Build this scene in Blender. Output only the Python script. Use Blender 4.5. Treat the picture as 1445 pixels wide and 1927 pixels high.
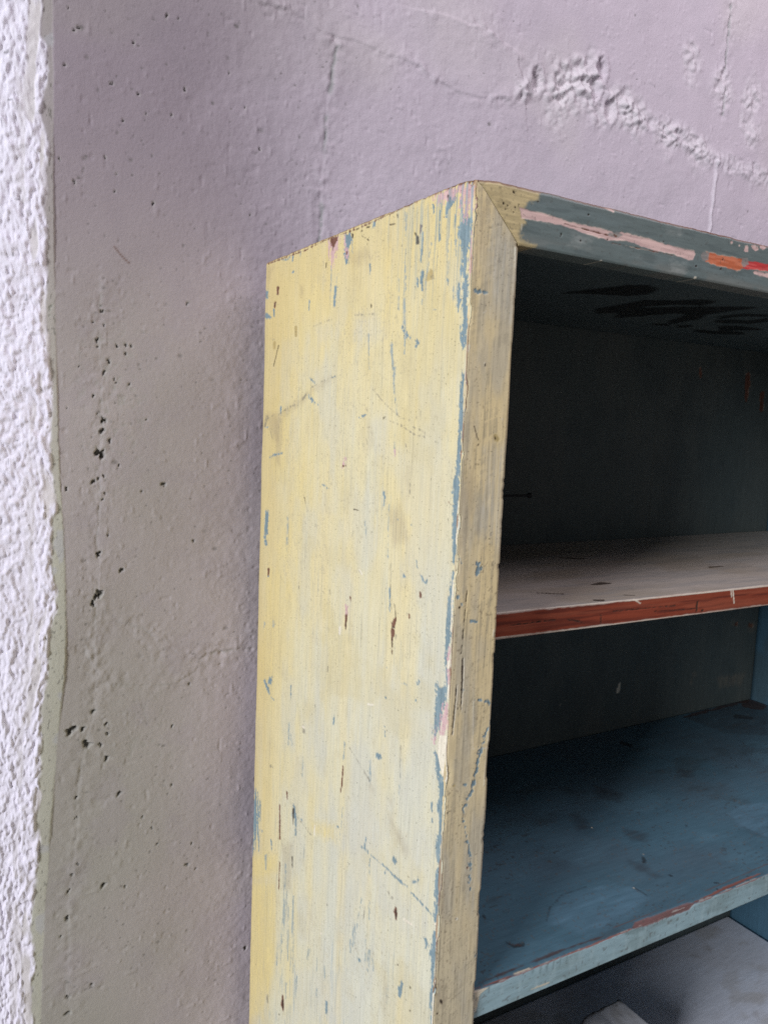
import bpy, math
import numpy as np
from mathutils import Matrix, Vector

sc = bpy.context.scene
for o in list(bpy.data.objects):
    bpy.data.objects.remove(o)
R = math.radians
TOP = 1.50                       # height of the bookcase top above the floor, metres

# ------------------------------------------------------------------ camera
cam_d = bpy.data.cameras.new('camera')
cam = bpy.data.objects.new('camera', cam_d)
sc.collection.objects.link(cam)
YAW, PITCH, ROLL = 0.52988, -0.11078, 0.04069
fw = Vector((math.sin(YAW) * math.cos(PITCH), math.cos(YAW) * math.cos(PITCH), math.sin(PITCH)))
rt = Vector((math.cos(YAW), -math.sin(YAW), 0.0))
up = rt.cross(fw)
r2 = rt * math.cos(ROLL) + up * math.sin(ROLL)
u2 = up * math.cos(ROLL) - rt * math.sin(ROLL)
M = Matrix((r2, u2, -fw)).transposed().to_4x4()
M.translation = Vector((-0.34327, -0.47607, TOP - 0.17892))
cam.matrix_world = M
cam_d.sensor_fit = 'VERTICAL'
cam_d.sensor_height = 36.0
cam_d.lens = 36.0 * 1482.0 / 1927.0
cam_d.clip_start = 0.01
cam_d.clip_end = 100.0
sc.camera = cam

# ------------------------------------------------------------------ light
w = bpy.data.worlds.new('World')
sc.world = w
w.use_nodes = True
bg = w.node_tree.nodes['Background']
bg.inputs[0].default_value = (0.93, 0.88, 1.0, 1)
bg.inputs[1].default_value = 0.06


def area(name, loc, target, sx, sy, power, col):
    d = bpy.data.lights.new(name, 'AREA')
    d.shape = 'RECTANGLE'
    d.size, d.size_y = sx, sy
    d.energy = power
    d.color = col
    o = bpy.data.objects.new(name, d)
    sc.collection.objects.link(o)
    o.location = loc
    v = Vector(target) - Vector(loc)
    o.rotation_euler = v.to_track_quat('-Z', 'Y').to_euler()
    return o


area('window_light', (-5.0, -2.10, TOP + 1.15), (0.0, 0.15, TOP - 0.35), 1.5, 2.2, 352, (0.92, 0.96, 1.0))
area('doorway_light', (1.2, -0.74, TOP + 1.5), (0.45, 0.38, TOP + 0.1), 1.4, 0.8, 23, (0.98, 0.92, 1.0))
area('front_light', (-1.9, -2.7, TOP + 0.15), (0.4, 0.2, TOP - 0.4), 1.3, 1.6, 5, (0.94, 0.95, 1.0))

sc.view_settings.view_transform = 'Standard'
sc.view_settings.look = 'None'
sc.view_settings.exposure = 0.0
sc.view_settings.gamma = 1.0
sc.view_settings.use_curve_mapping = False
sc.render.engine = 'CYCLES'
sc.cycles.max_bounces = 8
sc.cycles.use_denoising = False
sc.cycles.diffuse_bounces = 5

# ------------------------------------------------------------------ wear marks, millimetres on each surface
MARKS = {
 'side': [
  ('b', '19.1,-11.6 15.2,-26.1 18.5,-34.7 15.6,-44.5 12.7,-54.2 13.9,-64.4 9.3,-70.8 9.7,-77.7 7.8,-87.2 7.8,-98.8 8.6,-108.1 8,-119.9 2.9,-120.2 1.9,-108.7 1.5,-97.1 1.8,-81 2.8,-69.4 6.6,-66.6 6.8,-52.8 3.1,-50 2.2,-37.7 2.2,-27.6 12.1,-26.7 15.3,-13.5'),
  ('b', '16.2,-71.1 16.7,-83.8 15.5,-93.4 14.4,-94 13.4,-93.7 11.7,-84.5 13.3,-71.5 14.7,-70.6'),
  ('b', '55.2,-8.6 52.9,-15.1 52.3,-15.3 51.9,-15.2 52.9,-8.9 54.2,-8.3'),
  ('b', '44.2,-9.6 45.5,-24.9 43.6,-37.3 43.1,-37.5 42.7,-37.4 44.2,-25.2 41.5,-10.3 42.8,-9.4'),
  ('b', '34.1,-8 34.8,-12.7 34.1,-13.3 33.1,-13.3 30.3,-9.4 31.9,-8'),
  ('b', '35.3,-5.7 36.9,-14.2 37.1,-21.7 36.5,-22.2 35.8,-22.1 30.6,-16.6 23,-10.7 27.6,-5.9'),
  ('b', '24.6,-21.9 24.3,-32.5 23.9,-32.7 23.4,-32.6 22.9,-22.3 23.7,-21.8'),
  ('b', '206.3,-2.9 191.5,-4.9 187.8,-12.1 195.3,-18 194.3,-31.3 201,-30.3 204.2,-18'),
  ('b', '68.8,-25.4 67.7,-35.5 69.3,-48.9 68.7,-49.3 68.1,-49.2 65.8,-35.9 66.4,-25.9 67.6,-25.1'),
  ('b', '67.8,-56.6 68.2,-62.9 65.6,-72 64.8,-72.4 64.1,-72.2 63.9,-63.5 63,-57.5 65.3,-56.1'),
  ('b', '73.6,-62.1 72.3,-68.7 71.6,-69.1 70.9,-68.9 69.7,-62.8 71.6,-61.6'),
  ('b', '221.1,-49.7 223.6,-58.6 223.2,-68.6 220.8,-69.8 218.3,-69.3 216.6,-59.7 214.9,-50.9 217.7,-49.3'),
  ('b', '403.5,-32.5 399.5,-40.2 395.8,-41.6 392.5,-40.9 391.5,-33.8 397.8,-31.4'),
  ('b', '398.5,-56.7 391,-57.5 378.3,-64.1 393,-63.6 399.6,-62.1'),
  ('b', '375.1,-54.6 373.6,-62.8 372.1,-63.3 370.7,-63 370.3,-55.1 372.7,-54.1'),
  ('b', '94.4,-100.9 91.4,-100.8 89,-105.7 81.9,-108.8 79.7,-108.7 79.7,-107.6 84.2,-104.6 87.6,-99.9 92.5,-97.8 96,-98.7'),
  ('b', '71.1,-111.1 70.1,-113.8 66.7,-114.8 64.6,-113.4 66.4,-110.8 69.3,-109.9'),
  ('b', '70.4,-114.2 71.4,-115.6 70.8,-116.4 69.2,-116.4 67.4,-115.3 68.3,-114.2'),
  ('b', '153.8,-38.1 152.5,-47.4 151.9,-47.7 151.3,-47.6 150.3,-38.7 152,-37.7'),
  ('b', '29.9,-68.1 29,-74.1 28.7,-74.3 28.4,-74.2 28.6,-68.2 29.2,-67.9'),
  ('b', '279.7,-55.5 279.2,-65.3 278.6,-65.5 278,-65.4 277.3,-55.8 278.5,-55.2'),
  ('b', '48.3,-89.3 43.7,-89.5 43.3,-89.1 43.9,-88.7 48.5,-88.5 48.9,-88.9'),
  ('b', '150.5,-1.9 151.2,-8 149.3,-9.2 147.1,-9 144.7,-3.4 147.3,-1.6'),
  ('b', '358.9,-2.6 337.7,-7 330.4,-4.4 331,-3.4 333.3,-3.1 338.9,-5.2 358.7,-1.6 359.9,-1.9'),
  ('b', '324.9,-3.1 326,-9.7 325,-10.2 323.8,-10.1 321.5,-3.8 323.1,-2.9'),
  ('b', '305.4,-2.1 305.4,-7.9 304.8,-8.2 304.2,-8.1 303.3,-2.5 304.4,-2'),
  ('b', '322.2,-20.5 325.9,-20.9 326.2,-21.7 324.1,-22.4 320,-22.2 319.6,-21.2'),
  ('bs', '95.3,-6.4 95.2,-28.2 93.8,-54.3 93,-80.4 87.9,-120.1 86.5,-120.7 85.3,-120.3 88.3,-80.9 90.2,-54.8 93.2,-28.6 91.7,-7.2 93.4,-6.1'),
  ('bs', '102.5,-58.3 101,-83.5 99.9,-84 98.9,-83.7 99.9,-58.7 101.2,-57.9'),
  ('bs', '111.1,-109.4 107,-132.6 105,-133.4 103.3,-132.6 108.4,-109.5 109.8,-108.9'),
  ('bs', '21.6,-75 20.5,-90.5 19.8,-90.9 19.2,-90.7 19.5,-75.3 20.6,-74.7'),
  ('bs', '22.3,-41 21,-52.9 20.4,-53.2 19.9,-53 19.8,-41.4 21.1,-40.6'),
  ('bs', '231.5,-28.7 229.8,-65.7 229.1,-66 228.4,-65.9 228.6,-29.2 230.1,-28.5'),
  ('bs', '215.2,-37 217.6,-45.8 216.7,-46.3 215.6,-46.2 212.5,-37.6 213.7,-36.9'),
  ('bs', '189.5,-6 186.6,-26.7 186,-27 185.3,-26.9 186.9,-6.4 188.3,-5.8'),
  ('bs', '54.4,-37.8 64.5,-83.4 64,-83.8 63.3,-83.6 53.3,-38.1 53.8,-37.7'),
  ('bs', '31,-41.8 29.8,-68.1 29.2,-68.4 28.7,-68.2 29.9,-42 30.4,-41.7'),
  ('bs', '151,-99.6 147.1,-131 146.1,-131.4 145.3,-131.1 149.3,-99.7 150.2,-99.3'),
  ('bs', '175.8,-97.7 172.9,-122.7 172.2,-122.9 171.6,-122.7 173.9,-97.8 174.8,-97.4'),
  ('pk', '19.3,-2.4 -2.4,-2.4 -2.8,-14.1 0.3,-26.8 6.3,-25.1 12,-27.9 16.3,-13.3'),
  ('pk', '54.5,-3.9 37.1,-1.8 20.3,-2.1 19.8,-8 30,-10.4 38.5,-10.9 43.9,-10.3 49.7,-7.3'),
  ('pk', '2.5,-38.8 1.8,-55.9 2,-71.8 1.2,-72.3 0.4,-72.1 -0.6,-56.3 -0.2,-39.3 1.2,-38.4'),
  ('pk', '238.5,-0.9 213.1,-2.5 215.5,-14.7 225.1,-25.1 230.9,-26.5 234.7,-14.5'),
  ('pk', '207,-3.6 204.3,-16.6 202.9,-17.2 201.6,-16.9 203.6,-4.1 205.4,-3.3'),
  ('pk', '201.4,-19.8 201.5,-23.5 199.3,-24.8 196.8,-24.5 195.5,-21.1 198.2,-19.4'),
  ('w', '-0.4,-14.6 0.9,-31.2 1,-46.9 0.4,-47.3 -0.2,-47.2 -1.1,-31.6 -2.7,-15.3 -1.6,-14.4'),
  ('w', '235,-1.1 217.5,-2.4 221.1,-9.2 227.7,-13.4 232.3,-8.8'),
  ('w', '199.7,-20.4 200.2,-23 199.3,-23.6 198.2,-23.5 197.1,-21 198.3,-20.3'),
  ('w', '72,-21 72.5,-26.5 71.6,-27.2 70.6,-27 68.6,-21.9 70.2,-20.7'),
  ('w', '366.1,-31.6 365.6,-39.6 363.3,-40.6 360.9,-40.2 359.6,-32.5 362.8,-31.1'),
  ('w', '373.6,-47.5 372.7,-53.9 370.9,-54.7 368.9,-54.4 366,-48.6 369.6,-46.9'),
  ('w', '37.8,-21.4 38.2,-21.9 39.3,-21.8 40.3,-21.2 40.3,-20.6 39.4,-20.4 38.3,-20.8'),
  ('w', '394,-2.5 295.7,-4.1 235.1,-2 175.5,-3.9 107.6,-1.8 50.1,0.2 -1.6,-2.1 -1.9,-1.6 -1,-1.1 50.7,1 108.4,-0.8 176.2,-3.1 236.2,-0.8 296.6,-3.2 395.1,-1.3 395.7,-1.9'),
  ('k', '35.2,-5.7 33.6,-12.6 32.4,-13.2 31.5,-12.9 34,-5.9 34.7,-5.5'),
  ('k', '77.8,-28.8 77.7,-33.8 75.1,-35.3 72.8,-34.7 73.4,-29.5 75.7,-28.2'),
  ('k', '80,-25.3 76.6,-29.7 75.9,-30 75.5,-29.7 79.1,-25.3 79.8,-25.1'),
  ('k', '181.5,-4.4 175.4,-4 175.2,-3.5 176.3,-3 182.7,-3.1 183,-3.8'),
  ('k', '171.6,-8.2 168.8,-7.2 169,-6.7 170.2,-6.4 173.4,-7.1 173.2,-7.9'),
  ('k', '160,-6.4 155.7,-6.4 155.2,-5.9 156.5,-5.2 161.1,-4.9 161.7,-5.6'),
  ('k', '169.5,-12 153.9,-18.9 153.2,-18.9 153.3,-18.5 168.7,-11.6 169.6,-11.6'),
  ('k', '189.8,-5.9 189.2,-9.6 187.9,-10.3 186.6,-10.1 186.6,-6.5 188.3,-5.6'),
  ('k', '371.2,-48.7 371.7,-51.3 370.6,-51.8 369.3,-51.7 368.3,-49.1 369.6,-48.5'),
  ('k', '120.2,-11.8 110.9,-12.8 110.4,-12.5 111.1,-12 120.6,-10.7 121.3,-11.1'),
  ('k', '109.8,-4.9 108.2,-7.8 107.3,-8.2 106.7,-7.9 108.2,-5 109.2,-4.6'),
  ('k', '242.2,-24 243.1,-29.3 242.6,-29.6 242,-29.5 240,-24.5 241,-23.9'),
  ('k', '148.6,-74.5 147.5,-76.7 146.9,-76.9 146.4,-76.7 146.8,-74.6 147.8,-74.2'),
  ('k', '216.4,-99.9 216.8,-100.3 218,-100.4 219,-100 219,-99.4 218.1,-99.2 216.9,-99.4'),
  ('k', '358.1,-96 372.3,-118.6 371.5,-119 370.4,-118.8 356.3,-96.3 357,-95.9'),
  ('o', '60.7,-65.2 58.8,-60.5 53.3,-57.3 49.8,-59.3 48.1,-65.6 52.6,-65.6 57.2,-66.3'),
  ('o', '314.6,-79.4 313,-89.7 309.9,-90.8 307,-90.1 306.9,-80 310.8,-78.5'),
  ('o', '373.6,-91.4 373.6,-98.6 369.9,-100.1 365.9,-99.2 365,-92.1 369.2,-90.5'),
  ('b', '55,-62.9 49.9,-65.2 48.5,-65.2 48.6,-64.4 53.1,-61.8 55.1,-61.8'),
  ('wash', '262.9,-82.9 229.8,-79.6 221.6,-95.7 250,-103.1'),
  ('wash', '176,-81.6 141.2,-82.9 121.3,-101.8 149.3,-111 177.8,-100.4'),
  ('sc', '264.4,-83.5 227.7,-80.1 227.4,-79.7 228.4,-79.4 265.2,-82.7 265.5,-83.2'),
  ('sc', '176,-81.3 141.1,-83.4 140.4,-82.9 141.3,-82.4 176.2,-80.4 176.9,-80.8'),
  ('sc', '389.2,-87.2 364.8,-89.8 363.7,-89.5 364.6,-89 389,-86.3 390.1,-86.7'),
  ('sm', '396.7,-6.1 374.8,-7.5 386,-20.2 392.8,-28.3'),
  ('sm', '301.9,-38.1 293.5,-40.8 294.7,-52.1 301.1,-49.8'),
  ('sm', '196.7,-22.2 156.2,-23.1 149.3,-35.3 186,-35.5'),
  ('b', '272.2,-135.1 260.6,-140.8 258.7,-140.8 258.5,-140 270.6,-134.5 272,-134.5'),
  ('b', '275.6,-152.6 263.6,-159.4 251,-162.2 249.9,-162.1 250,-161.6 260.5,-158 272.5,-151.7 275,-151.6'),
  ('b', '161.6,-174.1 154.5,-173.4 149.8,-171.4 149.5,-170.7 150.9,-170.4 156.8,-171.1 162.7,-172.8 163.3,-173.7'),
  ('b', '371.5,-223 363.2,-219.6 336.4,-215.2 335.9,-214.8 336.8,-214.5 364.7,-218.3 375.1,-221.4 375.1,-222.8'),
  ('b', '234,-242.5 227.4,-242.4 226,-241.7 226.9,-241.1 233.3,-240.8 235.1,-241.6'),
  ('b', '222,-243.5 222.5,-244 223.7,-244.2 224.7,-244 224.7,-243.4 223.8,-243 222.6,-243'),
  ('b', '383.9,-285.1 373.1,-284.4 375.5,-300.5 374.8,-312.4 387.1,-314.2 387.8,-302.1'),
  ('b', '388.4,-316 387.7,-318.8 386,-319.3 383.8,-318.6 380.6,-315.4 383.9,-314.4'),
  ('b', '386.6,-321 381.3,-325.7 378.5,-325.9 376.5,-324.7 376.9,-319 382.4,-318.6'),
  ('b', '113.9,-237.2 111.9,-242.4 112,-249.3 111.4,-249.5 110.6,-249.2 109.2,-242.1 110.7,-236.7 112.5,-236.3'),
  ('b', '84.3,-257.9 84.9,-258.6 86.1,-258.9 87.2,-258.6 87.3,-257.9 86.3,-257.4 85,-257.4'),
  ('b', '65.4,-259.8 65.7,-260.3 66.5,-260.5 67.2,-260.3 67.3,-259.9 66.6,-259.5 65.8,-259.5'),
  ('b', '348.5,-164.4 346.4,-172.3 345.2,-172.6 344.2,-172.2 344.9,-164.4 346.8,-163.8'),
  ('b', '392.2,-189 380.1,-187.6 379.3,-187 380.7,-186.5 393,-187.6 394.1,-188.4'),
  ('b', '219.7,-136.4 213.8,-135.6 213.4,-134.8 215,-134.4 220.6,-135.6 220.9,-136.2'),
  ('b', '5.1,-136.7 6.3,-145.9 6.3,-157.5 6.4,-172.6 6,-184.3 6.7,-199.7 7.3,-216.3 8.8,-227.2 8,-231.9 6.5,-236.5 7.7,-242.6 7.2,-252.2 6.6,-264.2 4.7,-281.2 0.6,-280.5 1.1,-263.4 2.1,-245.6 1.7,-233.6 1.6,-227.7 1.3,-214.7 1.2,-199.4 1,-184.2 -0,-172.6 0.3,-157.5 0.8,-141.5'),
  ('bs', '104.4,-130.2 103.3,-150.1 97.5,-170 96.3,-170.4 95.4,-169.9 99.6,-150.1 100.2,-130.5 102.3,-129.5'),
  ('bs', '97.7,-185.9 97.3,-204.6 96.2,-204.9 95.2,-204.5 96.2,-185.9 97,-185.6'),
  ('bs', '103.5,-245.6 101.9,-292.2 101,-292.4 100.3,-291.9 100.8,-245.4 102.2,-244.9'),
  ('bs', '320.8,-284.5 319.3,-331.9 317.6,-332.2 315.8,-331.4 316.4,-284 318.6,-283.5'),
  ('bs', '143.7,-267.2 140.5,-284.1 139.9,-284.3 139.4,-283.9 141.9,-267 142.8,-266.8'),
  ('sc', '244.4,-139.6 214.6,-135.5 214.1,-134.8 215.6,-134.4 245.2,-138.7 245.6,-139.3'),
  ('sc', '267.9,-145.6 251.3,-141.9 251.1,-141.2 252.7,-140.9 269.6,-144.3 269.9,-145.2'),
  ('sc', '285.6,-156.7 274.7,-150.2 275.4,-149.2 277.6,-149.2 289.6,-155.5 288.7,-156.7'),
  ('sc', '352,-173.7 321,-165.2 307.2,-162.3 306.8,-161.7 308.2,-161.4 323.8,-163.5 353.9,-172.7 354,-173.5'),
  ('sc', '389.3,-187.5 382.7,-174.7 385.6,-173.5 389.5,-174.2 396.1,-187.2 393.2,-188.4'),
  ('sc', '379,-189.9 368.4,-201.3 367.2,-201.4 366.6,-201 376.7,-189.6 378.1,-189.4'),
  ('sc', '362.9,-172 386.6,-177.6 386.8,-178.3 385.1,-178.5 361.7,-172.8 361.5,-172.2'),
  ('sc', '144,-145.4 117.6,-160.9 102.4,-167.7 87.6,-173.6 74.8,-175.2 74.2,-175 74.5,-174.6 86.8,-172.7 101.4,-167.1 116.6,-160.5 143.1,-145.1 143.9,-145.1'),
  ('sc', '105.4,-176.4 87.2,-180.2 66.8,-186.7 50.1,-188.2 49.1,-187.7 49.7,-187 66.1,-185.8 86.2,-179.2 104.8,-175.7 105.7,-176'),
  ('sc', '69.7,-180.5 57.7,-182.7 56.5,-182.3 57,-181.6 69,-179.4 70.2,-179.8'),
  ('sc', '65.9,-169.7 63.5,-176.1 62.4,-176.4 61.6,-175.9 65,-169.6 65.5,-169.5'),
  ('sc', '59.4,-162.1 58.8,-174.6 58.4,-174.8 58.1,-174.6 58.7,-162.1 59,-161.9'),
  ('sc', '79.8,-194.5 75.8,-202.8 75.2,-202.9 74.8,-202.7 78.6,-194.4 79.3,-194.2'),
  ('sc', '150.3,-188.3 143.4,-199.3 142.7,-199.5 142.2,-199.1 148.9,-188.1 149.7,-187.9'),
  ('sc', '70.9,-226.5 69.7,-234.2 69.2,-234.4 68.8,-234.1 68.9,-226.3 69.9,-226'),
  ('sc', '108.6,-206.6 107.7,-207.9 106.9,-208.1 106.4,-207.7 107.4,-206.4 108.2,-206.3'),
  ('sc', '276.8,-258.3 274.4,-263.9 268,-272.3 267.3,-272.4 266.9,-272.1 272.1,-263.5 274.4,-257.9 275.8,-257.7'),
  ('sc', '154.7,-160.7 148.2,-167 147.5,-167.1 147.2,-166.8 153.6,-160.5 154.3,-160.4'),
  ('sc', '57.7,-182.4 34.2,-191.6 33.5,-191.5 33.5,-191.1 57,-181.9 57.7,-182'),
  ('k', '118.8,-174.5 113.6,-172.9 113.4,-172.4 114.4,-172.2 119.8,-173.5 120.1,-174.2'),
  ('k', '166.5,-259 157.2,-258.8 156.4,-258.3 156.9,-257.9 166.2,-258.1 167.1,-258.5'),
  ('k', '277.4,-258.4 275.1,-262.3 273.9,-262.4 273.2,-261.9 275.4,-258 276.6,-257.9'),
  ('sm', '393.6,-172.7 353.2,-170.6 318.3,-161.8 278.1,-150.5 227.3,-134.3 213.3,-136.2 262.7,-149.1 301.2,-165.2 348.1,-177.5 350.9,-204.1 365.1,-201 380.4,-187.1'),
  ('sm', '362,-177.7 339.2,-175.7 342.2,-231.9 356.5,-225.7'),
  ('sm', '101.7,-250.9 83.8,-246.2 66.5,-273.1 93.9,-281.3'),
  ('sm', '3,-137.9 0.1,-138 0.8,-141.5 2.3,-141.4'),
  ('pk', '191,-220.3 186.1,-216.5 184.7,-211.7 185.7,-211.1 187.2,-211.5 191.7,-216 192.8,-220.1 192.1,-220.6'),
  ('pk', '97.2,-201.9 96.3,-204.5 95.6,-204.7 95.1,-204.4 95.7,-201.8 96.5,-201.5'),
  ('w', '191.7,-220.8 185.2,-219.9 184.6,-219.4 185.5,-219 192.1,-219.6 192.9,-220.3'),
  ('w', '14.8,-235.9 12.3,-237.4 11.3,-237.4 11,-236.7 13.1,-235.1 14.4,-235.2'),
  ('w', '1.2,-140.3 1.4,-151.8 1.3,-164.4 0.7,-164.7 0.1,-164.5 0.2,-151.8 -0.3,-140.4 0.4,-140'),
  ('cr', '1.1,-198.2 1.5,-198.7 2.3,-198.8 3,-198.6 3.1,-198 2.4,-197.7 1.6,-197.8'),
  ('cr', '1.6,-233.6 2,-251.5 1.8,-265.9 1.3,-266.1 0.8,-265.8 1,-251.4 0.6,-233.5 1.1,-233.3'),
  ('cr', '1.6,-138 1.7,-147.1 1.2,-147.4 0.7,-147.2 0.5,-138.1 1,-137.7'),
  ('b', '367,-359.8 368.2,-361 371.1,-361.8 373.4,-361.6 373.5,-360.4 371.2,-359.3 368.4,-359'),
  ('b', '96.7,-319.2 95.7,-327.9 94,-338.8 93.6,-338.9 93.1,-338.6 93.2,-327.3 94.3,-318.7 95.5,-318.4'),
  ('b', '74.4,-302.2 74.4,-305.4 72.1,-305.7 70.5,-304.4 72.7,-301.8 73.7,-301.6'),
  ('b', '38.7,-304.1 37.8,-301.6 38.7,-300.9 40.3,-301.5 42.2,-304 41,-304.9'),
  ('b', '55.3,-287.2 54.3,-293.1 53.7,-293.2 53.2,-292.9 54.2,-287 54.8,-286.9'),
  ('b', '48.8,-298.3 42.9,-303.2 42.3,-303.1 42,-302.7 47.9,-297.8 48.5,-297.9'),
  ('b', '359.9,-478.8 351.6,-475.2 352.1,-485.3 365.1,-487.1'),
  ('b', '377.1,-488.6 365.4,-496.7 358.5,-498.7 356.4,-498.2 355.4,-497.2 358.1,-493.3 370.7,-485.7 374.9,-486.5'),
  ('b', '353.7,-500.5 345.2,-502 343.8,-501.6 343.4,-500.9 352,-499.3 353.4,-499.8'),
  ('b', '65.2,-395.3 62.1,-395 60.5,-394 61,-393.2 63.8,-393.1 65.7,-394.2'),
  ('b', '68,-394.8 68.3,-395.3 69,-395.6 69.6,-395.5 69.6,-395.1 69.1,-394.7 68.3,-394.5'),
  ('b', '43.6,-388.7 40.6,-383.9 46.2,-387.2 45.1,-388.1 42.7,-387.1 44.3,-384.6 46.1,-388.9 45.2,-389.5'),
  ('b', '45.4,-402.2 45.8,-402.8 46.7,-403.2 47.5,-403.2 47.5,-402.6 46.8,-402.1 45.9,-401.9'),
  ('b', '299.1,-468.6 298.3,-487.3 297.3,-487.3 296.3,-486.6 295.1,-467.4 297.1,-467.3'),
  ('b', '193.4,-468.3 192.5,-475.5 191.3,-475.5 190.1,-474.7 190.3,-467.2 191.9,-467.2'),
  ('b', '94.7,-441.9 94.9,-451.2 93.7,-451.3 92.4,-450.4 92.9,-441.3 93.8,-441.2'),
  ('b', '94.6,-388.7 94.9,-389.2 95.7,-389.6 96.3,-389.5 96.3,-389.1 95.7,-388.6 94.9,-388.5'),
  ('b', '93,-415.5 93.3,-416 94.1,-416.4 94.8,-416.3 94.8,-415.9 94.2,-415.4 93.4,-415.3'),
  ('b', '108.9,-474 104.5,-470.6 98.7,-468.8 97.5,-472.5 99.9,-475.2 106.4,-475.8'),
  ('b', '4.3,-285.6 7.6,-303.3 7.8,-316.2 8.8,-332.3 9.4,-345.5 7.1,-352.2 7.4,-363.9 5.6,-378 13.5,-380.5 17.7,-376.6 17.8,-390.8 19.3,-403.3 19.8,-421.6 17.3,-426.7 10.5,-415.2 5.9,-395.7 3,-385.9 2.7,-374.2 4.9,-363.2 4,-345.5 2.8,-330.8 2,-312.1 1.9,-290.8'),
  ('b', '15.5,-432.8 13.4,-441.8 11.3,-451.6 6.8,-459.2 1.4,-456.8 5.1,-449 8.8,-441.5 11.4,-435'),
  ('bs', '301.2,-505.1 300.9,-539.1 298.9,-539 296.9,-537.6 296.2,-503.4 298.7,-503.4'),
  ('bs', '294.3,-523.8 293.4,-536.2 291.4,-536.1 289.5,-534.7 290.3,-522.3 292.4,-522.4'),
  ('bs', '381.8,-417.9 382,-424.7 379.2,-425 376.2,-423.4 374.9,-416.4 378.2,-416.1'),
  ('bs', '353.6,-410 353.8,-416.6 351.1,-416.9 348.3,-415.4 347.1,-408.6 350.2,-408.3'),
  ('bs', '168,-484.1 168.5,-502.8 167.4,-502.8 166.3,-502 165.7,-483.3 166.9,-483.3'),
  ('bs', '65.8,-461.4 64.5,-483.8 63.6,-483.8 62.8,-483 64,-460.7 64.9,-460.7'),
  ('bs', '117.8,-482.4 115.9,-506.1 114.9,-506.1 113.9,-505.2 114.5,-481.1 116.2,-481'),
  ('bs', '261.4,-536.1 261.5,-561 260.2,-560.9 258.7,-559.8 257.7,-534.7 259.5,-534.8'),
  ('b', '129.1,-326.9 129.4,-327.4 130.3,-327.6 131,-327.5 131,-327.1 130.3,-326.7 129.5,-326.6'),
  ('sc', '282.5,-484.1 280.1,-489.5 278.6,-489.4 277.3,-488.5 277.7,-482.4 280.3,-482.5'),
  ('sc', '264.2,-502.4 264.1,-510.6 260.2,-510.4 256.7,-507.7 259.6,-500.7 262,-500.8'),
  ('sc', '158,-486 139.1,-493 117.4,-501.8 115.7,-501.2 115.2,-500.2 137.3,-491.8 156.4,-485 157.6,-485.4'),
  ('sc', '208.9,-421.3 209.3,-427.1 208.5,-427.2 207.7,-426.7 206.4,-420.7 207.6,-420.5'),
  ('sc', '235.3,-470.2 235.4,-476.1 234.7,-476.2 234.1,-475.7 233.2,-469.5 234.2,-469.5'),
  ('sc', '140.3,-382.5 140.8,-383.2 142,-383.6 142.9,-383.5 143,-382.9 142.1,-382.3 140.9,-382.1'),
  ('sc', '242.5,-429.2 243,-429.8 244.1,-430.3 245,-430.2 245.1,-429.7 244.2,-429.1 243.1,-428.9'),
  ('sc', '81.6,-356.7 82.2,-360.1 81.7,-360.2 81.1,-359.9 80.4,-356.5 81,-356.3'),
  ('sc', '195.3,-325.5 195.7,-326 196.7,-326.3 197.5,-326.2 197.5,-325.7 196.8,-325.3 195.7,-325.2'),
  ('sc', '352.7,-585.4 343.3,-583.2 340,-581.4 340.4,-580.1 347.9,-580.4 353.3,-583.3'),
  ('sc', '66.4,-448.7 65.5,-477.6 65,-477.6 64.6,-477.3 65.5,-448.3 65.9,-448.3'),
  ('sc', '152.5,-314.3 143.5,-316.9 142.6,-316.7 142.5,-316.3 151.6,-313.7 152.5,-313.9'),
  ('sc', '97.2,-296 90.5,-339.6 90.1,-339.7 89.6,-339.4 96.3,-295.8 96.8,-295.7'),
  ('sc', '285.6,-354.5 284.2,-357.2 282.9,-357.3 281.9,-356.6 282.8,-353.8 284.4,-353.7'),
  ('sc', '210.4,-344.1 208.5,-348.3 207.6,-348.4 206.9,-347.9 208,-343.5 209.4,-343.4'),
  ('sc', '24.2,-369.6 24.4,-369.9 24.9,-370.2 25.4,-370.1 25.4,-369.8 25,-369.5 24.4,-369.4'),
  ('sc', '57.5,-434 57.9,-438.1 57.3,-438.2 56.8,-437.8 56.1,-433.6 56.7,-433.5'),
  ('w', '373.8,-352.2 373.3,-359.8 370.6,-360.2 367.7,-358.9 365.9,-351 369.7,-350.4'),
  ('w', '176.2,-361.1 176.3,-370.2 174.8,-374.9 173.6,-375 172.5,-374.3 171.8,-369.1 171,-360 173.5,-359.6'),
  ('w', '84.9,-342.1 89.6,-347.8 89.6,-352.1 87.5,-352.8 84.8,-351.3 83.1,-347.1 82.6,-342 83.5,-341.5'),
  ('w', '90.2,-353.3 90.1,-358.8 88.7,-364.2 87.3,-376 86.8,-376.1 86.4,-375.8 86.3,-363.6 84,-357.4 84.8,-351.9 87.6,-351.5'),
  ('w', '64.1,-334.8 63.6,-338.1 62.4,-338.3 61.3,-337.5 61.3,-334.1 62.8,-333.8'),
  ('w', '49.3,-312.7 47.3,-316.8 46.4,-316.9 45.7,-316.3 46.1,-311.9 47.9,-311.6'),
  ('w', '169.2,-508.7 171.5,-522.6 171.1,-530 170,-530 168.9,-529.1 168.1,-521.3 167,-507.8 168,-507.8'),
  ('w', '1.9,-362.3 0.7,-367.7 0.1,-367.8 -0.5,-367.3 0.7,-361.9 1.4,-361.8'),
  ('w', '167.9,-341.6 166.4,-345.7 165.7,-345.8 165,-345.3 164.9,-340.9 166.5,-340.7'),
  ('k', '89.4,-351.9 84.9,-351.8 83.6,-351 84.2,-350.4 88.9,-350.9 89.8,-351.4'),
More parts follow.
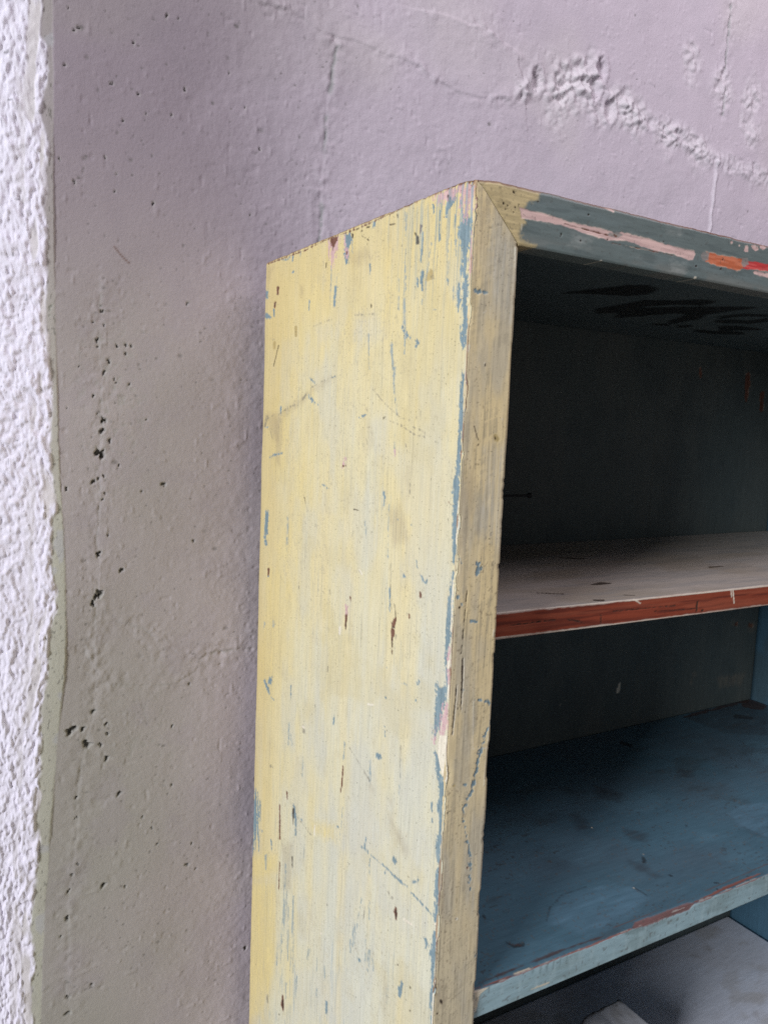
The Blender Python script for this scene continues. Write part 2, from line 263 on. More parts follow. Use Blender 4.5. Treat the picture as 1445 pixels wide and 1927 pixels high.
  ('k', '88.4,-360.1 88,-366.5 87.2,-375.2 86.9,-375.2 86.6,-375 86.5,-366.1 86.6,-359.7 87.5,-359.5'),
  ('k', '174,-366.9 174.6,-374.3 173.7,-374.4 172.8,-373.9 172.2,-366.5 173.1,-366.4'),
  ('k', '86.6,-330.7 84.4,-341.4 83.7,-341.5 83.2,-341.1 85.7,-330.5 86.2,-330.4'),
  ('pk', '175.4,-352 176.6,-361.2 173.7,-361.7 170.6,-360 170.2,-351 172.7,-350.5'),
  ('pk', '4.6,-347.1 4.9,-363.2 2.4,-375.5 1.3,-375.6 0.5,-374.9 2.5,-362.5 2.2,-346.5 3.4,-346.2'),
  ('pk', '7,-397.6 2.5,-391.6 0,-405.4 1.7,-414.9 10.3,-418.1 14.7,-427.2 13.3,-428.2 18.7,-425.7 9.4,-413.3'),
  ('cr', '12.2,-426.3 10.2,-418.8 -5.6,-413.6 -6.9,-414.6 -3.6,-433.5 -1.3,-449.3 2,-455.2 6.7,-445.1 11.4,-435'),
  ('cr', '125.4,-433.1 115.4,-430.6 113.9,-429.3 114.9,-428.7 125,-431.2 126.5,-432.5'),
  ('cr', '186.8,-375.4 187.4,-382.9 185.1,-383.2 182.8,-381.8 182.9,-374.6 184.8,-374.3'),
  ('cr', '151.1,-313.2 145.7,-316.5 144.3,-316.3 143.9,-315.7 149.6,-312.5 150.8,-312.6'),
  ('cr', '3.6,-356.9 4.1,-362.9 3,-363.1 1.9,-362.3 1.4,-356.4 2.5,-356.1'),
  ('cr', '2.5,-375.5 3,-385.9 2,-386.1 1,-385.3 0.3,-374.9 1.4,-374.7'),
  ('cr', '264.6,-504.1 261,-504.8 258.4,-503.9 257.7,-502.6 260.9,-501.6 263.9,-502.6'),
  ('cr', '3.7,-293.9 2.7,-333.6 2.1,-333.8 1.5,-333.4 2.5,-293.7 3.1,-293.6'),
  ('yl', '405.5,-724.9 320.7,-676.4 319.3,-697.8 382.5,-743.6 407.1,-749.8'),
  ('yl', '234.9,-598.1 177.8,-572.6 180.4,-590.8 225.4,-607.4'),
  ('yl', '406.6,-759.2 326.2,-717.1 320,-810.4 354.3,-903.9 395.9,-933.9'),
  ('wash', '170.8,-561.8 122.6,-521.7 82,-536.6 118.4,-575.6 168,-597.7'),
  ('wash', '59.2,-590.7 32.4,-565.6 14.8,-580.4 35,-602.3 54.7,-609.5'),
  ('wash', '260.6,-695.5 220.4,-676.6 225.6,-728.4 257,-748.1'),
  ('wash', '47.9,-515 11.5,-495.8 11.3,-529 39.6,-547.3'),
  ('wash', '269,-788 137.4,-700.9 133.4,-752.4 264.8,-848.3'),
  ('wash', '214.4,-555.1 217.5,-575.7 230.9,-592.5 229.7,-593.4 226.5,-591.7 211.9,-573.8 209.5,-553.2 211.8,-553.2'),
  ('b', '414.8,-634.2 414.1,-676.6 410.8,-720.5 407.7,-719.9 404.7,-717.4 404.3,-672 406.2,-630.5 410.5,-631'),
  ('b', '405.8,-632.6 404,-667.1 404.1,-695.6 398.2,-720 396.3,-719.5 394.6,-718.1 396.8,-692 395.5,-663.2 400.3,-630.2 403.1,-630.6'),
  ('b', '395.9,-631.8 396.5,-656.6 394.1,-681.2 392,-709.6 390.8,-709.4 389.6,-708.4 386.3,-677.5 389.3,-653.3 392.9,-630.5 394.4,-630.7'),
  ('b', '388.5,-632.1 387.1,-650 387,-675.5 383.3,-692.3 382,-692.1 380.9,-691.1 381.7,-672.9 382.4,-647.8 385.6,-630.7 387.1,-631'),
  ('b', '379.9,-639.7 379.2,-664.8 377.8,-664.6 376.3,-663.4 377.6,-638.7 378.8,-638.9'),
  ('b', '380.2,-683.8 380.1,-704.7 378.9,-704.5 377.7,-703.5 377.8,-682.6 379,-682.8'),
  ('b', '401.4,-647.1 395.8,-698.6 392.7,-698 389.8,-695.6 395.4,-644.4 398.5,-644.9'),
  ('b', '283.7,-602.6 284.4,-613.7 276,-614.7 275.3,-631 273.9,-630.8 272.5,-629.6 271.3,-612.3 273.1,-607.7 277,-599.4 280.6,-599.9'),
  ('b', '123.4,-570.1 116.1,-568.7 114.9,-567.9 115,-567.3 121.5,-567.7 123.5,-569'),
  ('b', '89.7,-567.8 77.4,-567.5 75.6,-566.3 75.6,-565.2 88.5,-566.5 89.7,-567.2'),
  ('b', '82.3,-573 80.8,-568 81.8,-567.8 83.2,-568.9 85.3,-574.2 84.1,-574.4'),
  ('b', '72.7,-568.3 57.6,-567.3 48.3,-565.9 47.8,-565.5 47.8,-565.2 56,-565.3 70.9,-566 72.7,-567.2'),
  ('b', '40.4,-567.1 22.2,-568 20.7,-567.1 20.5,-566.1 38.4,-565 40.2,-566'),
  ('b', '19.4,-567.9 5.9,-568.4 5,-567.8 4.9,-567.2 17.9,-566.2 19.2,-567.1'),
  ('b', '136.8,-571 46.9,-565.1 46.4,-564.8 46.4,-564.5 136.1,-570.3 136.8,-570.6'),
  ('b', '71.5,-552 68.6,-549.7 63.9,-552.2 68.2,-555.2 71.9,-554.7'),
  ('b', '37.1,-556.1 28.9,-550.5 28.2,-548.8 30.3,-549.1 37.8,-555.3 38.2,-556.3'),
  ('b', '18.2,-593.7 15.7,-598.3 15.7,-601.2 14.7,-601.3 13.2,-600 11.2,-595.2 14.8,-591.1 16.9,-591.8'),
  ('b', '18.3,-477.8 16.4,-484.5 15.6,-484.5 14.9,-483.8 15.8,-476.6 17.1,-476.7'),
  ('b', '16,-488.8 15.7,-493.2 14.9,-493.2 14.2,-492.5 13.5,-487.7 14.8,-487.6'),
  ('b', '125.6,-680.6 122.8,-682.6 119.8,-681 118.6,-678.8 123.2,-678.4 124.9,-679.3'),
  ('b', '50,-654.4 54.1,-663.9 52.9,-668.4 49.9,-667.7 47.2,-664.4 46.8,-659.4 46.2,-652.4 47.8,-652.3'),
  ('b', '188.5,-769.5 187.6,-781.9 185.6,-781.3 183.6,-779.1 182.9,-765.7 185.7,-766.5'),
  ('b', '177.8,-575 175,-575.4 173.1,-574.7 172.4,-573.4 173.7,-572.1 176.6,-573.1'),
  ('b', '119.4,-567.5 117.4,-555.9 118.1,-555.8 119,-556.6 122.1,-568.6 120.9,-568.6'),
  ('b', '344.8,-670.9 339.9,-681.9 338.4,-681.5 337.2,-680.4 341.5,-669.1 343.3,-669.6'),
  ('b', '256.1,-605.6 261.1,-606.1 262.8,-607 263,-607.8 258.6,-607.9 256.3,-606.7'),
  ('b', '8.6,-455.6 6.4,-466.5 9.2,-478.1 4.9,-483.6 5.4,-492.8 7,-504.1 9.1,-509.7 5.9,-517.1 4,-523.7 6.5,-531 6.6,-538.7 6.1,-553.7 6.7,-567.8 2.4,-572.9 4.1,-583.2 8.2,-596.6 9.8,-602.3 5.8,-609.1 5.5,-621.4 6,-637.4 2.9,-658.5 -0.8,-655.8 0.7,-622.8 0.9,-605.8 0.6,-587.2 0.6,-570.3 0.5,-556.5 0.5,-535.3 1.3,-511.7 0.7,-489 1.1,-461.2 1.9,-452.7'),
  ('bs', '360.2,-699.1 357.9,-716.3 354.5,-715.5 351.2,-712.7 351.2,-694.4 355.8,-695.3'),
  ('bs', '298.9,-678.1 301.5,-731.8 307.3,-779.6 306.4,-801.5 304.4,-801 302.3,-799 299.2,-774.8 290.5,-725.6 294.9,-676 296.9,-676.4'),
  ('bs', '277.2,-704.9 272.2,-792.3 269.7,-791.6 267.4,-789.1 272.4,-702.2 274.8,-702.7'),
  ('bs', '136.3,-652 138.4,-677.3 135.7,-676.8 132.8,-674 131.4,-649.3 133.8,-649.6'),
  ('bs', '107.8,-661.6 106.7,-680.5 105.1,-680.2 103.4,-678.4 102,-658 104.9,-658.5'),
  ('bs', '99.2,-663.2 97.1,-674.2 96.3,-674 95.5,-673.2 96.6,-661.5 98,-661.8'),
  ('bs', '110.9,-573.4 107.5,-631.2 106.5,-631 105.5,-630.1 109.3,-572.6 110.1,-572.7'),
  ('bs', '193.6,-734.2 190.5,-756 189.5,-755.7 188.5,-754.6 191.2,-732.5 192.5,-732.9'),
  ('bs', '210.5,-769.7 210.7,-780 209.4,-779.6 208.1,-778.3 208,-768 209.3,-768.3'),
  ('bs', '261,-789.1 261.1,-815.1 259.7,-814.7 258.3,-813.2 257.2,-786.7 259.1,-787.2'),
  ('bs', '315.8,-782.8 317.6,-813.4 315.6,-812.8 313.4,-810.7 311.6,-780.3 313.7,-780.8'),
  ('bs', '66.5,-483.6 65.4,-495.9 64.6,-495.9 63.9,-495.3 63.7,-482.4 65.1,-482.3'),
  ('bs', '288.5,-724.3 286.2,-788.4 284.2,-787.8 282.3,-785.9 283.6,-721.5 286.1,-722.1'),
  ('bs', '233,-739 234.8,-752.8 233.3,-752.5 231.3,-750.8 226.1,-735.2 229.2,-735.5'),
  ('bs', '291,-818.1 289.2,-836.9 287.2,-836.2 285.2,-834.2 284,-813.4 287.5,-814.5'),
  ('bs', '113.6,-654.5 112,-675 110.6,-674.7 109.3,-673.3 110.9,-652.9 112.3,-653.1'),
  ('bs', '166.9,-548.9 169.9,-585.6 169,-585.5 168.1,-584.7 165.1,-548.2 165.9,-548.2'),
  ('bs', '253.5,-621.2 253.4,-645.8 252.3,-645.6 251.1,-644.7 249.9,-619.5 251.7,-619.7'),
  ('bs', '355,-730.7 353.6,-748.4 352.4,-748.1 351.3,-747.1 352.2,-729.2 353.6,-729.5'),
  ('bs', '72.4,-675 71.4,-688.1 70.4,-687.9 69.6,-686.9 69.4,-673 70.9,-673.3'),
  ('bs', '141.1,-671.6 140.8,-684.5 139.4,-684.2 138,-682.7 138.2,-669.9 139.7,-670.2'),
  ('bs', '403.2,-684.3 370.2,-675.3 366.8,-673.1 367.6,-672 400.4,-680.9 403.9,-683.2'),
  ('bs', '8.8,-512.7 6.2,-521.9 4.1,-521.6 2.4,-519.7 4,-510 6.6,-510.2'),
  ('bs', '209.1,-728.1 211.7,-750.1 210.7,-749.9 209.6,-748.8 206.6,-726.6 207.8,-726.8'),
  ('bs', '122.7,-618.7 133.1,-670.3 132.4,-670.2 131.7,-669.5 121.4,-618.1 122,-618.1'),
  ('w', '320.8,-617.4 319.2,-658.1 316.6,-657.6 314,-655.5 317.7,-616 319.3,-616.2'),
  ('w', '66.7,-596 65,-600.9 62,-604.1 61.1,-603.8 60.3,-602.9 60.4,-598 60.3,-592.1 63.7,-592.7'),
  ('w', '298.6,-839 300.4,-851.7 294.3,-855.2 292.6,-854.4 291.3,-852.9 291.3,-845 294.5,-836.2 296.6,-836.9'),
  ('w', '302,-593.9 299.4,-601.3 297.8,-601 296.5,-599.9 298,-592.1 300.2,-592.4'),
  ('w', '316.1,-685 316.5,-718.4 315.3,-718.1 313.9,-717 313.5,-683.7 314.8,-683.9'),
  ('w', '171.8,-527.2 172.3,-536.6 171.6,-536.6 170.8,-536 169.6,-526.3 170.7,-526.3'),
  ('k', '285,-605.3 281.8,-622.6 280.3,-622.4 279,-621.2 280.2,-603 282.7,-603.3'),
  ('k', '43.9,-554.8 44.3,-555.5 45.3,-556.2 46.2,-556.3 46.3,-555.7 45.5,-554.9 44.4,-554.5'),
  ('k', '33.5,-647.5 33.9,-648.5 35.1,-649.4 36,-649.6 36.1,-649 35.2,-647.9 34,-647.3'),
  ('k', '64.2,-597 62.8,-602.8 61.8,-602.6 61,-601.7 61.8,-595.6 63.1,-595.8'),
  ('k', '298.1,-845.5 296,-853 294.4,-852.4 293,-850.8 294.1,-842.6 296.2,-843.4'),
  ('k', '54.8,-640.8 55.1,-641.4 55.8,-642 56.4,-642.1 56.5,-641.7 55.9,-641.1 55.2,-640.7'),
  ('k', '32.6,-668.2 33,-669 33.9,-669.8 34.6,-670 34.7,-669.4 34,-668.6 33,-668'),
  ('k', '302.2,-865.3 302.9,-866.5 304.7,-868 306.1,-868.5 306.2,-867.7 304.8,-866.3 303,-865.2'),
  ('k', '282.2,-660.8 280.6,-672.7 279.4,-672.5 278.2,-671.4 278.4,-658.8 280.3,-659.2'),
  ('sc', '77.4,-587.4 70,-589.2 67.7,-588 67.2,-586.5 75.5,-585.5 77,-586.3'),
  ('sc', '82.9,-584.2 83.5,-585.1 84.7,-586 85.8,-586.1 85.9,-585.4 84.9,-584.4 83.6,-583.8'),
  ('sc', '345.1,-870.3 340.6,-877.7 338.2,-876.6 336.2,-874.4 338.5,-865.4 342.2,-867'),
  ('sc', '176.4,-766.1 171.9,-768.8 170.9,-768.3 170.4,-767.5 174.6,-764.5 175.7,-765.1'),
  ('sc', '146.1,-597.3 146.7,-598.3 148.2,-599.3 149.4,-599.5 149.5,-598.7 148.3,-597.6 146.8,-596.9'),
  ('sc', '193.4,-665.1 192.9,-666.7 191.8,-666.4 190.9,-665.5 191.5,-663.9 192.6,-664.1'),
  ('sc', '145.5,-704.5 143.4,-706.9 142.4,-706.4 141.7,-705.5 143.8,-703.1 144.8,-703.6'),
  ('sc', '135,-624 135.3,-624.5 136,-625 136.7,-625.1 136.7,-624.7 136.1,-624.2 135.4,-623.8'),
  ('sc', '270.1,-609 234.8,-612.3 233.4,-611.7 233.1,-610.9 268.2,-607.5 269.7,-608.2'),
  ('sc', '126.8,-671.9 127.4,-672.9 128.8,-674 130,-674.3 130.1,-673.6 128.9,-672.3 127.5,-671.6'),
  ('sc', '218.2,-661.3 218.5,-661.9 219.4,-662.5 220.2,-662.6 220.2,-662.2 219.5,-661.6 218.6,-661.2'),
  ('sc', '115.3,-623.4 117.9,-635.6 117.3,-635.6 116.5,-634.9 114,-622.7 114.6,-622.7'),
  ('sc', '98.1,-566.7 98.3,-567.2 99,-567.6 99.5,-567.7 99.6,-567.3 99.1,-566.8 98.4,-566.6'),
  ('sm', '119.7,-507.6 108.1,-508.9 106.1,-508 105.6,-506.8 114.6,-503.3 118.8,-505.1'),
  ('sm', '80.7,-522.5 70.8,-528.8 58.4,-538 52.9,-540.5 47.9,-539.2 44.9,-535.2 46,-528.3 64.3,-523.6 76.6,-519.3 79.6,-520.4'),
  ('sm', '75.8,-668.7 73.6,-684.4 75.2,-699.4 73.8,-699.2 72.2,-697.5 70,-682 73.4,-667 74.7,-667.4'),
  ('sm', '83.5,-504.9 78.1,-505.4 76.2,-504.6 75.8,-503.4 79.8,-501.6 82.8,-503'),
  ('sm', '286.8,-601.8 272.5,-595.3 274.1,-606.4 281.1,-611.8'),
  ('sm', '308.5,-659.3 279,-642.3 280.2,-698 305,-711.9'),
  ('cr', '50.5,-596.9 37.9,-594.3 36.1,-592.9 36.4,-591.9 49.2,-594.9 50.8,-596.1'),
  ('cr', '227.4,-597.4 227.9,-608.6 226.2,-608.4 224.5,-607 224.8,-596.2 226.1,-596.4'),
  ('cr', '1.5,-571.6 2,-572.6 3.2,-573.5 4.2,-573.6 4.3,-572.9 3.3,-571.8 2.1,-571.2'),
  ('cr', '2,-631.5 1.2,-657.2 0.4,-657.1 -0.3,-656.2 0.6,-630.5 1.3,-630.6'),
  ('cr', '201.1,-702.1 201.8,-703.3 203.5,-704.6 205,-704.9 205,-704.1 203.7,-702.7 201.9,-701.8'),
  ('cr', '37.6,-563.7 37.8,-564.1 38.2,-564.4 38.6,-564.5 38.6,-564.2 38.3,-563.8 37.8,-563.6'),
 ],
 'front': [
  ('b', '3,-79.7 6.7,-81.1 16.4,-80.6 17.2,-79.9 16.6,-79.2 7.2,-78.6 3.5,-78.6 2.7,-79'),
  ('wash', '14.7,-28.3 38.2,-46 40.2,-97.9 21.3,-96.9 18.1,-63'),
  ('wash', '20.6,-193.6 41.2,-190.2 43.5,-274.5 19,-253.9'),
  ('o', '28.7,-184.2 30,-188.2 33.3,-188.9 34.8,-186.5 31.8,-183.1 29.7,-182.7'),
  ('k', '29.7,-185.3 30.3,-187.2 31.2,-187.6 31.8,-187 31.4,-185 30.4,-184.6'),
  ('k', '16.9,-131.1 16.4,-132.6 16.7,-133 17.3,-132.8 17.6,-131.3 17.3,-131'),
  ('k', '15.5,-191.5 15.3,-191.9 14.8,-192 14.3,-191.7 14.3,-191.3 14.7,-191 15.2,-191.1'),
  ('k', '30.7,-263.2 30.5,-263.5 30,-263.6 29.6,-263.3 29.6,-262.9 29.9,-262.7 30.4,-262.8'),
  ('k', '10,-177.7 14.3,-187.9 14.7,-188 15,-187.7 10.5,-177.5 10.2,-177.4'),
  ('k', '36.7,-174.4 36.6,-174.7 36.2,-174.8 35.8,-174.6 35.8,-174.3 36.1,-174.1 36.5,-174.2'),
  ('cr', '38.1,-44.6 40.9,-68.7 41.8,-69.1 42.6,-68.4 39.9,-44.3 38.9,-43.9'),
  ('cr', '13.2,-95.1 15.8,-93.4 15.8,-93 15.4,-92.9 12.7,-94.6 12.7,-95.1'),
  ('cr', '-0.7,-119.4 -0.4,-123.8 0.4,-124.4 1.3,-123.9 2.8,-119.6 1.2,-118.4'),
  ('cr', '15.9,-130.6 16.4,-132.8 16.9,-132.9 17.2,-132.6 16.7,-130.5 16.2,-130.3'),
  ('cr', '36.7,-171.4 36.5,-171.9 35.9,-172 35.4,-171.7 35.4,-171.3 35.8,-171 36.4,-171'),
  ('cr', '41.5,-226.8 41.3,-227.1 40.9,-227.1 40.6,-226.9 40.5,-226.6 40.9,-226.4 41.3,-226.5'),
  ('sm', '2.4,-4.3 12.5,-21.8 10.8,-49.9 5.5,-50.7'),
  ('sm', '0.5,-223.5 10.5,-208.6 14.3,-238.6 5.1,-268.5'),
  ('sm', '19.3,-16.4 36,-16.4 36.4,-22 23.5,-24.1'),
  ('b', '18.2,-282 19.8,-285.9 18.9,-290.6 19.7,-291.6 21,-291.3 24,-286.3 21.5,-281.3 19.3,-280.6'),
  ('b', '1.8,-306.3 2.6,-307.7 3.6,-308.2 4.2,-307.6 4.1,-306.1 2.7,-305.4'),
  ('b', '6.1,-311.6 7.5,-314.5 8.3,-314.9 8.8,-314.3 8.1,-311.4 6.8,-310.8'),
  ('b', '16.9,-328.1 23,-328 23.6,-327.3 22.8,-326.5 16.6,-326.1 15.8,-327.1'),
  ('b', '27.1,-392.1 33.3,-393.5 39.6,-396.6 41.5,-395.8 40.6,-393.9 33.7,-391.5 27.2,-390 26.1,-390.9'),
  ('b', '41.4,-410.3 36.4,-420.1 32.7,-433.2 29.7,-443.4 27.1,-461.2 28.1,-462.3 29.3,-461.9 31.5,-444 34.5,-434 38.2,-420.9 42.8,-411 42.3,-410.3'),
  ('b', '13.9,-381 13.7,-381.5 13.1,-381.5 12.6,-381.1 12.5,-380.6 13,-380.3 13.6,-380.5'),
  ('b', '3.1,-277.4 4.7,-281 5.3,-281.2 5.6,-280.8 4,-277.2 3.4,-277'),
  ('k', '6.6,-315 6.3,-315.7 5.4,-315.7 4.7,-315.2 4.6,-314.5 5.3,-314.1 6.2,-314.3'),
  ('k', '10.6,-355 10.9,-370.3 11.2,-398.3 11.7,-398.7 12.1,-398.5 12.5,-370.6 11.8,-355.2 11.2,-354.7'),
  ('k', '5.9,-375.5 5.2,-398.9 4.5,-415 4.9,-415.3 5.2,-415.1 6.1,-399.1 7,-375.7 6.4,-375.3'),
  ('k', '11.4,-302.5 9.2,-351.2 9.6,-351.5 9.9,-351.3 11.9,-302.6 11.7,-302.4'),
  ('k', '9.4,-395.1 9.2,-395.4 8.8,-395.4 8.4,-395.2 8.4,-394.8 8.7,-394.6 9.2,-394.7'),
  ('k', '0.6,-325.2 0.4,-325.6 -0.2,-325.7 -0.7,-325.3 -0.7,-324.8 -0.3,-324.5 0.3,-324.7'),
  ('cr', '11.8,-355.2 12.4,-374.9 12.2,-398.5 12.6,-398.8 12.9,-398.6 13.3,-375.1 12.7,-355.3 12.3,-354.9'),
  ('cr', '6.9,-375.7 6.1,-399 5.1,-415.8 5.4,-416.1 5.8,-416 6.9,-399.2 7.7,-375.8 7.3,-375.5'),
  ('cr', '23.3,-391.3 25,-430.6 41.8,-433 42,-432.8 41.7,-432.5 25.5,-430.5 23.8,-391.3 23.6,-391.1'),
  ('cr', '39.1,-335.3 38.6,-341.2 39,-341.6 39.5,-341.4 40,-335.5 39.6,-335.1'),
  ('cr', '40.8,-396.8 38,-463.5 38.4,-463.9 38.7,-463.7 41.4,-397 41.1,-396.7'),
  ('b', '27.8,-457.2 24.4,-467 18.9,-477.9 18.4,-486.2 21.7,-500 26.3,-511.7 28.5,-525.9 29.8,-550.9 30.5,-551.5 31.1,-551.3 29.9,-526.2 27.7,-511.8 23.8,-500.1 19.3,-486.4 20.3,-478.5 25.7,-467.8 29.9,-458.2 29.1,-457'),
  ('b', '17.6,-459.6 22,-459.7 22.6,-459.1 21.7,-458.2 17.3,-457.1 16.3,-458.2'),
  ('b', '40.8,-611.9 41.9,-609.1 41.4,-608.2 40.4,-608.1 39,-610.8 39.6,-611.9'),
  ('b', '1.7,-561.3 1.4,-561.8 0.7,-561.7 0,-561.1 0,-560.5 0.6,-560.2 1.3,-560.6'),
  ('o', '10.1,-457.6 9.6,-458.4 8.5,-458.4 7.5,-457.6 7.4,-456.5 8.3,-456.1 9.5,-456.6'),
  ('cr', '20,-572.1 19.5,-573 18.1,-572.9 16.9,-571.8 16.9,-570.6 17.9,-570.1 19.3,-570.8'),
  ('cr', '8.5,-456.5 8.3,-456.9 7.7,-456.9 7.2,-456.5 7.2,-456 7.6,-455.8 8.2,-456'),
  ('cr', '33.8,-581.7 33.7,-582 33.3,-582 32.9,-581.6 32.9,-581.3 33.2,-581.2 33.6,-581.4'),
  ('cr', '39.7,-586.1 41.4,-588.2 41.8,-588.3 41.9,-588 40.3,-585.9 39.8,-585.7'),
  ('w', '27.9,-530.8 27.6,-531.3 26.8,-531.3 26.2,-530.7 26.1,-530 26.7,-529.7 27.5,-530.1'),
  ('k', '0,-622.4 1.8,-632.4 2.8,-633.3 3.6,-632.9 2.5,-623.1 1.1,-621.8'),
  ('k', '6.3,-638.9 7.8,-641.7 8.7,-642.3 9.1,-641.8 8.6,-639.1 7.1,-638'),
  ('k', '26.3,-561.5 26.1,-561.9 25.6,-561.8 25.3,-561.5 25.2,-561 25.6,-560.9 26.1,-561.1'),
  ('k', '18.5,-571.6 18.3,-572 17.7,-572 17.3,-571.5 17.2,-571.1 17.7,-570.9 18.2,-571.1'),
  ('k', '4.9,-649.1 4.6,-649.5 4,-649.4 3.5,-648.9 3.5,-648.3 4,-648.1 4.6,-648.5'),
  ('k', '1.5,-630.6 1.2,-631 0.7,-630.9 0.3,-630.4 0.3,-630 0.7,-629.8 1.2,-630.1'),
  ('k', '4.6,-479.1 4.4,-479.4 3.9,-479.4 3.5,-479 3.5,-478.6 3.9,-478.4 4.4,-478.6'),
  ('k', '-0,-583.7 -0.7,-601.9 -0.3,-602.4 0.2,-602.3 0.8,-584 0.4,-583.5'),
  ('sm', '0.1,-617.7 8.2,-622 11.2,-643.5 0.7,-642.8'),
  ('sm', '-1.2,-519.7 5.9,-524.6 6.7,-567.4 0,-556.2'),
  ('ro', '3.4,-0.4 21.7,2.2 41.9,0.6 60.7,0.1 59.2,-7.1 49,-10.4 43.3,-17.6 48,-24.5 41.5,-33.3 43.1,-41.6 38.8,-38.4 3.5,-1.9'),
  ('ro', '43,-39.8 55.5,-39.3 58.7,-40.4 51.5,-43.1 42.8,-42.4'),
  ('rp', '41.1,-15.6 64.1,-15.7 90.4,-17.8 117.7,-17.6 136.7,-18 142.9,-19.5 146.2,-16.5 171.1,-17 207.8,-19.4 235.1,-19.1 237.4,-21.5 234.7,-26.4 229.3,-27.7 208.6,-25.5 182.3,-25.7 151.7,-22.4 132.6,-25.2 109.1,-23.8 81.9,-21.5 54.1,-22 43.8,-22.9'),
  ('rp', '318.8,-28 339.5,-28.6 342.4,-26.7 340.3,-24.7 319.5,-24.9 317.1,-26.4'),
  ('rp', '285.6,-4.5 285,-5.4 283.6,-5.9 282.3,-5.4 282.1,-4.5 283.3,-3.7 284.8,-3.7'),
  ('rp', '302.8,-5.4 301.2,-9.3 303.8,-10.8 307.2,-9.3 307.5,-5.4 305.5,-4.2'),
  ('rp', '312.7,-6 317.4,-7.4 321.8,-5.9 320.9,-3.1 315.9,-2.1 311.9,-3.5'),
  ('rp', '332.8,-1.4 331.4,-3.9 327.5,-5 324.1,-3.9 323.8,-1.4 326.7,0.5 330.7,0.6'),
  ('rp', '127.4,-0.9 135.8,-2.7 137.1,-2 136.7,-1 128.1,0.4 127.1,-0.2'),
  ('rp', '231.1,-0.4 230.8,-1.1 229.9,-1.3 229.1,-1.1 229,-0.5 229.7,0 230.6,0'),
  ('rp', '295.3,-5.9 295,-6.3 294.4,-6.4 293.9,-6.3 293.8,-5.9 294.3,-5.5 294.9,-5.5'),
  ('gr', '133.5,-22.3 141.8,-22 146.9,-20.4 148.3,-19.1 147,-18.1 141.6,-17.4 133.3,-19.6 131.9,-21.2'),
  ('gr', '246.3,-18.4 256.1,-16.7 254.2,-24.6 247.3,-25.9 244.5,-22.3'),
  ('gr', '300.5,-15.5 308.2,-15.8 309.5,-20.6 303.2,-23.7 299.1,-20.8'),
  ('og', '249,-17 267.8,-18 284,-17.2 300.6,-16.8 305.6,-19.6 302.7,-24.9 294.6,-28.2 276.5,-27.2 263.2,-27.1 250.1,-25.9 253.8,-21'),
  ('rd', '304.8,-18.1 319.3,-17 340.6,-16.4 341.6,-22.9 325,-23.5 315.7,-24.4 301.8,-25'),
  ('w', '6.1,0.8 41.6,2.3 62.6,1 63.1,1.3 62.8,1.6 41.9,3.5 6.3,1.7 5.7,1.3'),
  ('w', '62.7,1 129.9,0.6 205.4,-0.8 206.1,-0.4 205.7,0.1 130.1,1.2 62.8,1.5 62.5,1.3'),
  ('w', '221.7,-0.9 261.1,-1.1 335.6,0.6 336.2,1 335.8,1.3 261.3,-0.3 221.9,-0 221.2,-0.5'),
  ('w', '86.2,-20.2 137,-22 137.3,-21.8 137.1,-21.5 86.2,-19.9 86,-20.1'),
  ('w', '137.5,-20 141.4,-21.5 142.3,-21.2 142.2,-20.6 138.6,-18.8 137.4,-19.2'),
  ('w', '132.8,-27.1 208.6,-26.6 208.9,-26.4 208.7,-26.2 132.8,-26.7 132.6,-26.9'),
  ('k', '110.9,-9.3 110.6,-9.9 109.9,-10.1 109.2,-9.9 109.2,-9.3 109.8,-8.9 110.5,-8.9'),
  ('k', '59.3,-8.2 58.9,-8.9 58.1,-9.2 57.3,-8.9 57.3,-8.2 57.9,-7.7 58.8,-7.7'),
  ('k', '33.7,-5.9 35.3,-7 36.3,-6.9 36.6,-6.1 35.7,-4.6 34.1,-4.7'),
  ('k', '82.7,-27.6 82.3,-30.2 82.6,-30.5 83.1,-30.3 84.4,-27.8 83.7,-27.2'),
  ('k', '104.7,-29.9 104.5,-30.4 103.8,-30.6 103.2,-30.3 103.2,-29.8 103.7,-29.5 104.4,-29.5'),
  ('k', '273.7,-29.5 273.3,-30.2 272.2,-30.5 271.2,-30.1 271.1,-29.4 272,-28.9 273.1,-28.9'),
  ('k', '275,-20.9 274.7,-21.4 274,-21.6 273.4,-21.3 273.3,-20.9 273.9,-20.5 274.6,-20.5'),
  ('k', '240.3,-31.4 240.1,-31.9 239.4,-32.1 238.8,-31.9 238.7,-31.4 239.3,-31.1 240,-31.1'),
  ('k', '26.6,-15 26.4,-15.5 25.8,-15.7 25.3,-15.5 25.3,-15 25.8,-14.6 26.3,-14.6'),
  ('k', '30.7,-15.8 30.5,-16.3 29.9,-16.5 29.4,-16.3 29.4,-15.8 29.8,-15.5 30.4,-15.5'),
  ('k', '33.8,-18.4 33.6,-18.8 33.1,-18.9 32.7,-18.8 32.7,-18.4 33.1,-18 33.6,-18.1'),
  ('k', '37.8,-16.2 37.6,-16.6 37,-16.8 36.5,-16.6 36.5,-16.2 36.9,-15.8 37.5,-15.8'),
  ('k', '40.6,-13.4 40.4,-13.8 39.9,-14 39.4,-13.8 39.4,-13.4 39.8,-13.1 40.3,-13.1'),
  ('k', '28.8,-18.7 28.6,-19.1 28.1,-19.3 27.7,-19.1 27.7,-18.7 28.1,-18.4 28.6,-18.4'),
  ('k', '36.2,-19.5 36.1,-19.8 35.6,-20 35.3,-19.8 35.3,-19.5 35.6,-19.2 36,-19.2'),
  ('k', '197.6,-16.9 197.4,-17.2 196.8,-17.4 196.4,-17.2 196.3,-16.9 196.7,-16.6 197.3,-16.6'),
